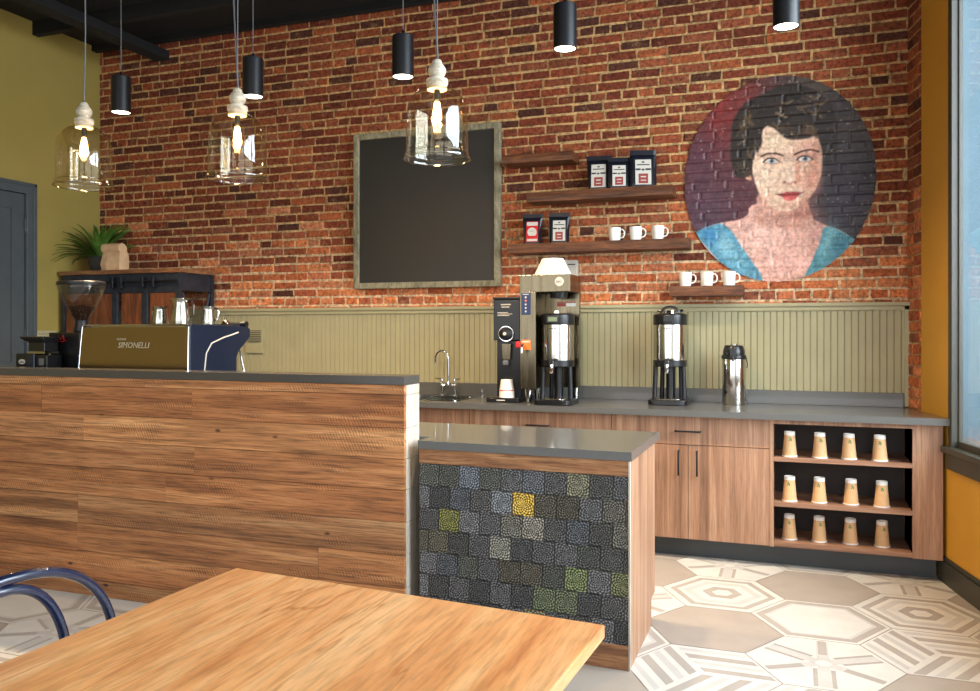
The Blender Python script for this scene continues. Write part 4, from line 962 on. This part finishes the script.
def hoop(y0,y1,zt,zb,r,n=26,x=chx,lean=.0):
    yc=(y0+y1)/2; hw=(y1-y0)/2; hh=.28; pts=[(x+.06,y0+.01,zb)]
    for k in range(n+1):
        a=PI-PI*k/n; ca,sa=math.cos(a),math.sin(a); e=2/2.35
        pts.append((x+.0, yc+hw*math.copysign(abs(ca)**e,ca), zt-hh+hh*abs(sa)**e))
    pts.append((x+.06,y1-.01,zb)); return pts
m=MB(); m.tube(hoop(1.01,1.638,.858,.44,.011),.0118,14); m.build('outer_hoop',M['chair_tube'],chair)
m=MB(); m.tube(hoop(1.12,1.497,.836,.44,.011),.0118,14); m.build('inner_hoop',M['chair_tube'],chair)
m=MB(); m.lathe([(.0,.440),(.20,.441),(.212,.45),(.212,.462),(.20,.47),(.0,.466)],chx+.24,1.31,40,wob=lambda a,z:1); m.build('seat',M['chair_tube'],chair)
for (dx,dy,sx_,sy_) in ((.06,-.26,-.03,-.02),(.06,.30,-.03,.02),(.38,-.14,.03,-.03),(.38,.15,.03,.03)):
    m=MB(); m.tube([(chx+dx,cyc+dy,.45),(chx+dx+sx_,cyc+dy+sy_,.0)],.0115,12); m.build('leg',M['chair_tube'],chair)
m=MB(); m.tube([(chx+.24+.17*math.cos(a),1.31+.17*math.sin(a),.25) for a in np.linspace(0,2*PI,28)[:-1]],.008,8,closed=True); m.build('stretcher_ring',M['chair_tube'],chair)

# ------------------------------------------------------------------ glass pendants over the bar
def pendant(x,label,two=False,straight=True):
    y=3.46; zb=2.172-(.022 if 'middle' in label else 0)
    t=thing('glass_pendant',label,'pendant lamp',(x,y,zb),'glass pendants over the bar')
    T=Matrix.Translation((0,0,zb))
    m=MB(); m.lathe([(.016,.476),(.021,.47),(.023,.455),(.030,.445),(.040,.425),(.041,.408),(.036,.39),(.028,.378),(.030,.372),(.048,.366),(.050,.36),(.050,.345),(.043,.335),(.045,.328),(.045,.318),(.0,.318)][::-1],x,y,32,M=T); m.v=[(a,b_,c if c<zb+.366 else zb+.366+(c-zb-.366)*.80) for a,b_,c in m.v]; m.build('wooden_cap',M['whitewash'],t)
    pr=[(.044,.326),(.062,.322),(.090,.308),(.115,.284),(.132,.25),(.138,.21),(.140,.12),(.141,.035),(.146,.022),(.151,.012),(.150,.004),(.146,.0)]
    m=MB(); m.lathe(pr,x,y,56,M=T,cap=False); sh=m.build('glass_shade',M['glass_amber'],t)
    m=MB(); m.tube([(x+.150*math.cos(a),y+.150*math.sin(a),zb+.003) for a in np.linspace(0,2*PI,49)[:-1]],.0035,8,closed=True); m.tube([(x+.1405*math.cos(a),y+.1405*math.sin(a),zb+.030) for a in np.linspace(0,2*PI,49)[:-1]],.0022,6,closed=True); m.build('glass_lip',M['glass_rim'],sh)
    m=MB(); m.lathe([(.014,.318),(.014,.275),(.012,.272)],x,y,16,M=T); so=m.build('socket',M['hardware'],t)
    m=MB(); m.lathe([(.010,.272),(.020,.245),(.026,.215),(.022,.185),(.010,.168),(.0,.165)],x,y,20,M=T,cap=False); m.build('bulb',M['bulb_glass'],t)
    m=MB()
    for q in range(4): a=q*PI/2+.4; m.tube([(x+.006*math.cos(a),y+.006*math.sin(a),zb+.262),(x+.013*math.cos(a),y+.013*math.sin(a),zb+.225),(x+.008*math.cos(a),y+.008*math.sin(a),zb+.178)],.005,6)
    m.build('filament',M['bulb'],t)
    m=MB()
    if two:
        n=14; m.tube([(x-.012*math.sin(k/n*PI)*2.2-.03*(k/n)**2+.004, y, zb+.452+(ZC-zb-.452)*k/n) for k in range(n+1)],.0042,8)
        m.tube([(x,y,zb+.45),(x+.004,y,ZC)],.0028,8)
    else:
        n=14; m.tube([(x+.006*math.sin(k/n*PI*2)+.012*(k/n),y,zb+.452+(ZC-zb-.452)*k/n) for k in range(n+1)],.0036,8)
    m.build('cord',M['cord'],t)
    m=MB(); m.lathe([(.05,-.02),(.055,0)],x,y,24,M=Matrix.Translation((0,0,ZC-.11))); m.build('ceiling_rose',M['black'],t)
    ld=bpy.data.lights.new('bulb_light','POINT'); ld.energy=26; ld.color=(1,.72,.42); ld.shadow_soft_size=.02
    lo=bpy.data.objects.new('bulb_light',ld); C.objects.link(lo); lo.parent=t; lo.location=(0,0,.21)
M['glass_rim']=thin_glass('glass_rim',(.80,.80,.76),ior=1.6)
M['bulb_glass']=thin_glass('warm_bulb_glass',(1,.9,.7),ior=1.3)
pendant(-3.591,'leftmost of three clear glass dome pendants, hanging by the olive wall')
pendant(-2.600,'middle one of three clear glass dome pendants above the bar',True)
pendant(-1.515,'rightmost and largest looking glass dome pendant, hanging before the chalkboard',True)
# ------------------------------------------------------------------ black cylinder downlights
def downlight(x,z0,label,en=170):
    y=4.35; t=thing('cylinder_pendant',label,'pendant lamp',(x,y,z0),'black cylinder downlights'); T=Matrix.Translation((0,0,z0)); r=.063
    m=MB(); m.lathe([(r-.006,.006),(r-.003,0),(r,.0),(r,.235),(r-.004,.239),(.0,.240)],x,y,36,M=T,cap=False); m.build('housing',M['black_matt'],t)
    m=MB(); m.lathe([(r-.006,.005),(0,.005)],x,y,32,M=T,cap=False); m.build('lens',M['lamp_disc'],t)
    m=MB(); m.lathe([(.012,.239),(.012,.262),(.004,.275)],x,y,12,M=T); m.build('cord_grip',M['black_matt'],t)
    m=MB(); m.tube([(x,y,z0+.27),(x,y,ZC)],.003,8); m.build('cord',M['cord'],t)
    ld=bpy.data.lights.new('spot_light','SPOT'); ld.energy=en; ld.color=(1,.74,.46); ld.spot_size=math.radians(128); ld.spot_blend=.9; ld.shadow_soft_size=.05
    lo=bpy.data.objects.new('spot_light',ld); C.objects.link(lo); lo.parent=t; lo.location=(0,0,-.01)
downlight(-4.196,2.845,'leftmost black cylinder downlight, near the corner of olive and brick walls')
downlight(-3.153,2.850,'black cylinder downlight just behind the middle glass pendant')
downlight(-2.120,2.865,'black cylinder downlight above the chalkboard, left of the largest glass pendant')
downlight(-1.152,2.915,'black cylinder downlight above the coffee pouch shelf at the picture top',150)
downlight(-.028,2.895,'black cylinder downlight cut by the top edge above the portrait',95)

# ------------------------------------------------------------------ espresso machine and things on the bar side
em=thing('espresso_machine','wide espresso machine with smoked gold back panel and blue sides','espresso machine',(-3.48,3.96,ZT))
ex0,ex1=-3.85,-3.092; eT=1.432
# side profile in (y,z)
prof=[(3.735,ZT+.04),(3.70,1.05),(3.70,eT-.015),(3.715,eT),(4.10,eT-.006),(4.215,eT-.012),(4.238,1.405),(4.238,1.36),(4.13,1.275),(4.11,1.24),(4.11,1.10),(4.16,1.06),(4.16,ZT+.04)]
def sideplate(x0,x1,mat,name,par,pf=prof,bev=.004):
    m=MB(); n=len(pf); vs=[(x0,y,z) for y,z in pf]+[(x1,y,z) for y,z in pf]
    m.add(vs,[tuple(range(n)),tuple(range(n,2*n))[::-1]]+[(i,n+i,n+(i+1)%n,(i+1)%n) for i in range(n)]); return m.build(name,mat,par,bevel=bev)
sideplate(ex1-.03,ex1,M['blue_black'],'side_panel',em); sideplate(ex0,ex0+.03,M['blue_black'],'side_panel',em)
m=MB(); m.box(ex0+.031,ex1-.031,3.74,4.10,ZT+.04,eT-.02); m.build('body',M['black'],em)
m=MB(); m.add([(ex0-.05,3.70,ZT+.04),(ex1-.012,3.70,ZT+.04),(ex1-.005,3.699,eT-.016),(ex0+.004,3.699,eT-.016),(ex0-.05,3.712,ZT+.04),(ex1-.012,3.712,ZT+.04),(ex1-.005,3.712,eT-.016),(ex0+.004,3.712,eT-.016)],[(0,1,2,3),(4,7,6,5),(0,4,5,1),(1,5,6,2),(2,6,7,3),(3,7,4,0)])
for v_ in range(4): m.v[v_]=(m.v[v_][0],m.v[v_][1]-.006,m.v[v_][2])
bp_=m.build('back_panel',M['gold_mirror'],em,bevel=.002)
text('NUOVA',.018,'maker_lettering',M['letter_grey'],bp_,(-3.56,3.6915,1.347),shear=.2)
text('SIMONELLI',.046,'maker_lettering',M['letter_grey'],bp_,(-3.475,3.6915,1.313),shear=.25)
m=MB(); m.tube([(ex0-.052,3.694,ZT+.05),(ex0+.004,3.694,eT-.012),(ex0+.012,3.694,eT-.006),(ex1-.012,3.694,eT-.006),(ex1-.004,3.694,eT-.014),(ex1-.010,3.694,ZT+.05)],.0035,8); m.build('chrome_edge',M['chrome'],em)
m=MB(); m.box(ex0+.01,ex1-.01,3.72,4.10,eT-.018,eT+.001); m.build('cup_tray',M['pitcher_steel'],em,bevel=.002)
m=MB(); m.tube([(ex1+.001,3.80,ZT+.06),(ex1+.001,3.81,1.12),(ex1+.001,3.835,1.27),(ex1+.001,3.88,1.325),(ex1+.001,3.98,1.355),(ex1+.001,4.12,1.385)],.004,8); m.build('white_swoosh',M['label_white'],em)
m=MB(); m.box(ex0+.04,ex1-.04,4.11,4.33-.02,ZT+.02,ZT+.07); m.build('drip_tray',M['steel'],em,bevel=.002)
for x in (-3.66,-3.30):
    m=MB(); m.lathe([(.035,1.20),(.04,1.275)],x,4.15,20); gh=m.build('group_head',M['chrome'],em)
    m=MB(); m.lathe([(.032,1.17),(.036,1.20)],x,4.15,20); m.tube([(x,4.18,1.185),(x,4.29,1.175)],.011); m.build('portafilter',M['black'],gh)
m=MB(); m.tube([(ex1-.03,4.17,1.30),(ex1-.03,4.20,1.2),(ex1-.01,4.205,1.12),(ex1+.012,4.19,1.09),(ex1+.02,4.17,1.12),(ex1+.01,4.16,1.16)],.005,8); m.build('steam_wand',M['chrome'],em)
m=MB(); m.lathe([(.03,0),(.028,.012),(.018,.028),(.006,.034),(.008,.044),(.0,.048)],ex1-.09,4.12,24,M=Matrix.Translation((0,0,eT-.005))); m.build('knob_dome',M['chrome'],em)
m=MB(); m.tube([(ex1-.09,4.16,eT+.004),(ex1-.035,4.20,eT+.004)],.010); m.lathe([(.018,-.02),(.018,.02)],0,0,16,M=Matrix.Translation((ex1-.02,4.205,eT+.002))@Matrix.Rotation(PI/2,4,'Y')); m.build('steam_knob',M['black'],em)
for (x,y) in ((ex0+.06,3.78),(ex1-.06,3.78),(ex0+.06,4.06),(ex1-.06,4.06)):
    m=MB(); m.lathe([(.02,0),(.02,.045)],x,y,16,M=Matrix.Translation((0,0,ZT))); m.build('foot',M['black'],em)
# pitchers on the cup tray
def pitcher(x,y,r,h,label,rz=0):
    t=thing('milk_pitcher',label,'pitcher',(x,y,eT+.0015),'steel pitchers on the espresso machine')
    m=MB(); m.lathe([(r,0),(r*1.02,.004),(r*1.0,h*.3),(r*.8,h*.72),(r*.78,h*.85),(r*.86,h),(r*.82,h),(r*.74,h*.85),(r*.76,h*.7),(r*.94,.006),(0,.005)],seg=28); m.v=[(a-(.018 if c>h*.95 and a<-.6*r else 0),b_,c) for a,b_,c in m.v]; m.build('pitcher_body',M['pitcher_steel'],t,org=(0,0,0)).location=(0,0,0)
    m=MB(); m.tube([(r*.8,0,h*.85),(r*1.4,0,h*.88),(r*1.6,0,h*.7),(r*1.5,0,h*.35),(r*1.0,0,h*.2)],.004,8); m.build('handle',M['chrome'],t,org=(0,0,0)).location=(0,0,0)
    t.rotation_euler.z=rz
pitcher(-3.49,3.92,.046,.105,'smaller steel milk pitcher, left one on the espresso machine',2.9)
pitcher(-3.325,3.90,.052,.150,'tall steel milk pitcher with spout on the machine top',.3)
pitcher(-3.225,4.02,.036,.105,'slim steel pitcher tucked behind the tall pitcher near the dome knob',.6)
# hopper grinder
hg=thing('hopper_grinder','espresso grinder with clear cone hopper of beans left of the machine','coffee grinder',(-4.03,3.87,ZT))
hx,hy=-4.035,3.87
m=MB(); m.add([(hx-.115,hy-.09,ZT+.001),(hx+.10,hy-.09,ZT+.001),(hx+.10,hy+.13,ZT+.001),(hx-.115,hy+.13,ZT+.001),(hx-.145,hy-.11,1.385),(hx+.10,hy-.11,1.385),(hx+.10,hy+.12,1.385),(hx-.145,hy+.12,1.385)],[(0,3,2,1),(4,5,6,7),(0,1,5,4),(1,2,6,5),(2,3,7,6),(3,0,4,7)]); gb=m.build('body',M['black'],hg,bevel=.008)
m=MB()
zz=[(0,0),(.012,.018),(.02,.002),(.03,.02),(.04,.004),(.048,.024),(.056,.006),(.072,.034),(.08,.004),(.095,0)]
m.tube([(hx-.105+a*1.1,hy-.113,1.335+b_) for a,b_ in zz],.0022,6); m.tube([(hx-.11,hy-.113,1.331),(hx-.02,hy-.113,1.331)],.0022,6); m.build('red_logo',M['red'],gb)
m=MB(); m.lathe([(.04,1.385),(.045,1.40),(.036,1.44),(.04,1.462)],hx,hy,24); m.build('collar',M['black_matt'],hg)
m=MB(); m.lathe([(.038,1.455),(.055,1.49),(.085,1.545),(.112,1.60),(.128,1.65),(.132,1.672)],hx,hy,48,cap=False); hp=m.build('hopper',M['glass_clear'],hg)
m=MB(); m.lathe([(.134,1.668),(.136,1.672),(.136,1.688),(.128,1.694),(.0,1.697)],hx,hy,48); m.build('hopper_lid',M['black_matt'],hp)
m=MB(); nb_=0
m.lathe([(.034,1.458),(.052,1.492),(.078,1.538),(.05,1.548),(.0,1.552)],hx,hy,24)
RB=random.Random(4)
for k in range(150):
    a=RB.uniform(0,2*PI); q=RB.random()**.5; zz_=1.54+.012*(1-q); rr_=q*.072
    if k%2: zz_=RB.uniform(1.47,1.535); rr_=.036+(zz_-1.458)*.52
    Tt=Matrix.Translation((hx+rr_*math.cos(a),hy+rr_*math.sin(a),zz_))@Matrix.Rotation(RB.uniform(0,3),4,'Z')@Matrix.Rotation(RB.uniform(0,3),4,'X')
    m.lathe([(0,-.006),(.0035,-.003),(.0042,0),(.0035,.003),(0,.006)],0,0,6,M=Tt,cap=False)
bo=m.build('beans',M['beans'],hp); bo['kind']='stuff'
# small black station further left
dg=thing('small_grinder','compact black grinder with funnel top and oval badge at left bar end','coffee grinder',(-4.2,3.68,ZT))
m=MB(); m.box(-4.275,-4.135,3.62,3.73,ZT+.001,1.262); db=m.build('body',M['black'],dg,bevel=.004)
m=MB(); m.lathe([(.020,0),(.020,.0015),(.0,.0018)],0,0,24,M=Matrix.Translation((-4.225,3.6195,1.215))@RX@Matrix.Diagonal((1.25,.75,1,1))); bd=m.build('oval_badge',M['label_white'],db)
text('dito',.02,'badge_lettering',M['label_dark'],bd,(-4.225,3.6172,1.214))
m=MB(); m.box(-4.183,-4.137,3.612,3.6205,ZT+.05,1.252); m.build('blue_strip',M['blue_black'],db)
m=MB(); m.box(-4.19,-4.06,3.63,3.73,1.263,1.275); m.build('steel_rim',M['pitcher_steel'],dg)
m=MB(); m.add([(-4.19,3.635,1.276),(-4.07,3.635,1.276),(-4.07,3.73,1.276),(-4.19,3.73,1.276),(-4.19,3.635,1.325),(-4.07,3.635,1.325),(-4.07,3.73,1.325),(-4.19,3.73,1.325),(-4.245,3.62,1.352),(-4.065,3.62,1.352),(-4.065,3.74,1.352),(-4.245,3.74,1.352),(-4.245,3.62,1.362),(-4.065,3.62,1.362),(-4.065,3.74,1.362),(-4.245,3.74,1.362)],
 [(0,3,2,1),(12,13,14,15)]+[(i*4+k,i*4+(k+1)%4,(i+1)*4+(k+1)%4,(i+1)*4+k) for i in range(3) for k in range(4)]); m.build('funnel_top',M['black'],dg,bevel=.002)
m=MB(); m.box(-4.130,-4.045,3.63,3.735,ZT+.001,1.255); bx_=tag(m.build('black_carton',M['black'],bevel=.002,org=(-4.09,3.68,ZT)),'small black carton with printed square between the two counter grinders','box')
m=MB(); m.box(-4.105,-4.07,3.628,3.6302,1.195,1.235); m.build('printed_square',M['cord'],bx_)

# ------------------------------------------------------------------ industrial cart against the back wall
kt=thing('storage_cart','industrial cabinet with dark steel frame and wooden top in the corner','cabinet',(-5.2,5.56,0))
kx0,kx1,ky0,ky1=-5.80,-4.56,5.335,5.755; kz=1.892
m=MB(); m.box(kx0,kx1+.012,ky0-.012,ky1,kz-.034,kz); m.build('top',M['cart_top'],kt,bevel=.003)
for (x,y) in ((kx0+.015,ky0),(kx1-.035,ky0),(kx0+.015,ky1-.035),(kx1-.035,ky1-.035)):
    m=MB(); m.box(x,x+.035,y,y+.035,0,kz-.035); m.build('post',M['cart_steel'],kt)
    m2=MB()
m=MB(); m.box(kx0+.051,kx1-.036,ky0+.004,ky0+.03,1.70,kz-.035); m.box(kx1-.03,kx1-.006,ky0+.036,ky1-.036,1.715,kz-.035); m.box(kx0+.02,kx0+.044,ky0+.036,ky1-.036,1.715,kz-.035); m.box(kx0+.051,kx1-.036,ky1-.03,ky1-.004,1.80,kz-.035); m.build('apron',M['cart_steel'],kt,bevel=.003)
m=MB(); m.tube([(kx0+.02,ky0-.022,1.79),(kx1-.01,ky0-.022,1.79)],.010,8); m.build('door_rail',M['hardware'],kt)
for x in (-5.215,-5.125,-4.905,-4.80):
    m=MB(); m.box(x-.014,x+.014,ky0-.036,ky0+.003,1.74,1.83); m.build('rail_bracket',M['hardware'],kt,bevel=.003)
for (a,b_) in ((kx0+.06,-5.235),(-5.15,-4.93),(-4.86,kx1-.04)):
    m=MB(); m.box(a,b_,ky0+.01,ky0+.025,.3,1.698); m.build('wood_panel',M['cart_wood'],kt)
for x in (-5.215,-4.905):
    m=MB(); m.box(x-.025,x+.03,ky0-.004,ky0+.028,.3,1.70); m.build('upright',M['cart_steel'],kt,bevel=.002)
m=MB(); m.tube([(kx1-.018,ky0+.06,.50),(kx1-.018,ky1-.04,1.70)],.010,8); m.tube([(kx1-.018,ky0+.06,1.70),(kx1-.018,ky1-.04,.50)],.010,8); m.build('cross_brace',M['cart_steel'],kt)
m=MB(); m.box(kx0+.02,kx1-.02,ky0+.03,ky1-.02,.28,.30); m.build('lower_shelf',M['cart_top'],kt)
# plant and paper bag
pp=thing('potted_plant','green leafy plant in dark round pot on the corner cabinet','plant',(-5.60,5.56,kz))
px_,py_=-5.60,5.57
m=MB(); m.lathe([(.055,.0),(.075,.02),(.092,.07),(.095,.12),(.088,.135),(.080,.135),(.078,.12),(.0,.118)],px_,py_,28,M=Matrix.Translation((0,0,kz+.0005))); m.build('pot',M['pot'],pp)
m=MB(); RL=random.Random(9)
for k in range(96):
    a=2*PI*((k*.618)%1); ln_=RL.uniform(.26,.46); el=RL.uniform(.25,1.35); w=RL.uniform(.012,.020)
    if math.sin(a)>0: ln_*=.7; el=max(el,.9)
    if math.sin(a)<.25 and math.cos(a)>-.2:
        ln_=min(ln_,.36); el=1.25+.15*RL.random()
        if k%2: a=.35
    if math.cos(a)<-.3: ln_=min(ln_,.30 if math.sin(a)>0 else .36)
    d=Vector((math.cos(a),math.sin(a),0)); sd_=Vector((-d.y,d.x,0)); p=Vector((px_,py_,kz+.12))+d*.03; vs=[]; n=9
    e=el
    for i in range(n+1):
        f=i/n; ww=w*math.sin(PI*min(1,.12+f*.88))**.7*(1 if f<1 else 0)
        vs+= [p-sd_*ww+Vector((0,0,.003)),p+Vector((0,0,-.002)),p+sd_*ww+Vector((0,0,.003))]
        p=p+(d*math.cos(e)+Vector((0,0,math.sin(e))))*ln_/n; e-=.085+.05*RL.random()
        p.y=min(p.y,5.77); p.x=max(p.x,XL+.02)
    fs=[]
    for i in range(n): o=i*3; fs+=[(o,o+1,o+4,o+3),(o+1,o+2,o+5,o+4)]
    m.add(vs,fs,0,None,True)
m.build('foliage',M['leaf'],pp)
pb=thing('paper_bag','crumpled kraft paper bag with rolled top on the corner cabinet','bag',(-5.27,5.44,kz))
bx,by=-5.30,5.43
m=MB(); lev=[(0,.095,.055),(.05,.098,.058),(.12,.094,.050),(.165,.092,.036)]; vs=[]; RB=random.Random(2)
for (h,a,b_) in lev:
    for (sx_,sy_) in ((-1,-1),(-.33,-1.08),(.33,-1.0),(1,-1),(1.03,0),(1,1),(0,1.05),(-1,1),(-.97,0)):
        vs.append((bx+a*sx_+RB.uniform(-.003,.003),by+b_*sy_+RB.uniform(-.005,.005),kz+.001+h))
n=9; m.add(vs,[(i*n+k,i*n+(k+1)%n,(i+1)*n+(k+1)%n,(i+1)*n+k) for i in range(3) for k in range(n)]+[tuple(range(n))[::-1],tuple(3*n+k for k in range(n))]); m.build('bag_body',M['kraft'],pb)
m=MB(); pr_=[(.0,.165),(-.048,.155),(-.058,.18),(-.052,.215),(-.02,.228),(.01,.222),(.036,.19),(.035,.165)]
n=len(pr_); vs=[(bx-.098,by+a,kz+b_) for a,b_ in pr_]+[(bx+.094,by+a,kz+b_) for a,b_ in pr_]
m.add(vs,[tuple(range(n))[::-1],tuple(range(n,2*n))]+[(i,(i+1)%n,n+(i+1)%n,n+i) for i in range(n)]); m.build('rolled_top',M['kraft'],pb,bevel=.004)

# ------------------------------------------------------------------ more lamps of the room behind the camera are left to daylight
w=bpy.data.worlds.new('World'); scene.world=w; w.use_nodes=True; nt=w.node_tree; bg=nt.nodes['Background']
bg.inputs['Color'].default_value=(.93,.96,1.0,1); bg.inputs['Strength'].default_value=3.7
def portal(name,loc,rot,sx,sy):
    l=bpy.data.lights.new(name,'AREA'); l.shape='RECTANGLE'; l.size=sx; l.size_y=sy; l.cycles.is_portal=True
    o=bpy.data.objects.new(name,l); C.objects.link(o); o.location=loc; o.rotation_euler=rot; return o
portal('front_portal',((-5.2+xa-.5)/2,YF-.21,2.0),(PI/2,0,PI),xa-.5+5.2,3.1).rotation_euler=(-PI/2,0,PI)
p=RW((W0+W1)/2,(WZ0+WZ1)/2,-.22); o=portal('side_portal',p,(0,0,0),W1-W0,WZ1-WZ0)
o.rotation_euler=(-nrm).to_track_quat('Z','Y').to_euler()
p=RW(6.5,2.0,-.22); o=portal('side_portal',p,(0,0,0),2.8,3.05); o.rotation_euler=(-nrm).to_track_quat('Z','Y').to_euler()

sl_=bpy.data.lights.new('window_daylight','AREA'); sl_.shape='RECTANGLE'; sl_.size=3.6; sl_.size_y=2.9; sl_.energy=500; sl_.color=(.86,.93,1)
so_=bpy.data.objects.new('window_daylight',sl_); C.objects.link(so_); so_.location=RW(3.0,2.75,-.9); so_.rotation_euler=(-nrm+Vector((0,0,.42))).to_track_quat('Z','Y').to_euler()
# ------------------------------------------------------------------ camera
cam=bpy.data.cameras.new('camera'); cam.sensor_width=36; cam.lens=830/980*36; cam.shift_y=-(345.5-330)/980; cam.clip_start=.05
co=bpy.data.objects.new('camera',cam); C.objects.link(co); co.location=(0,0,1.4); co.rotation_euler=(PI/2,0,math.radians(20)); scene.camera=co
scene.view_settings.view_transform='Standard'; scene.view_settings.look='None'; scene.view_settings.gamma=1; scene.view_settings.exposure=0.14
scene.view_settings.use_curve_mapping=False
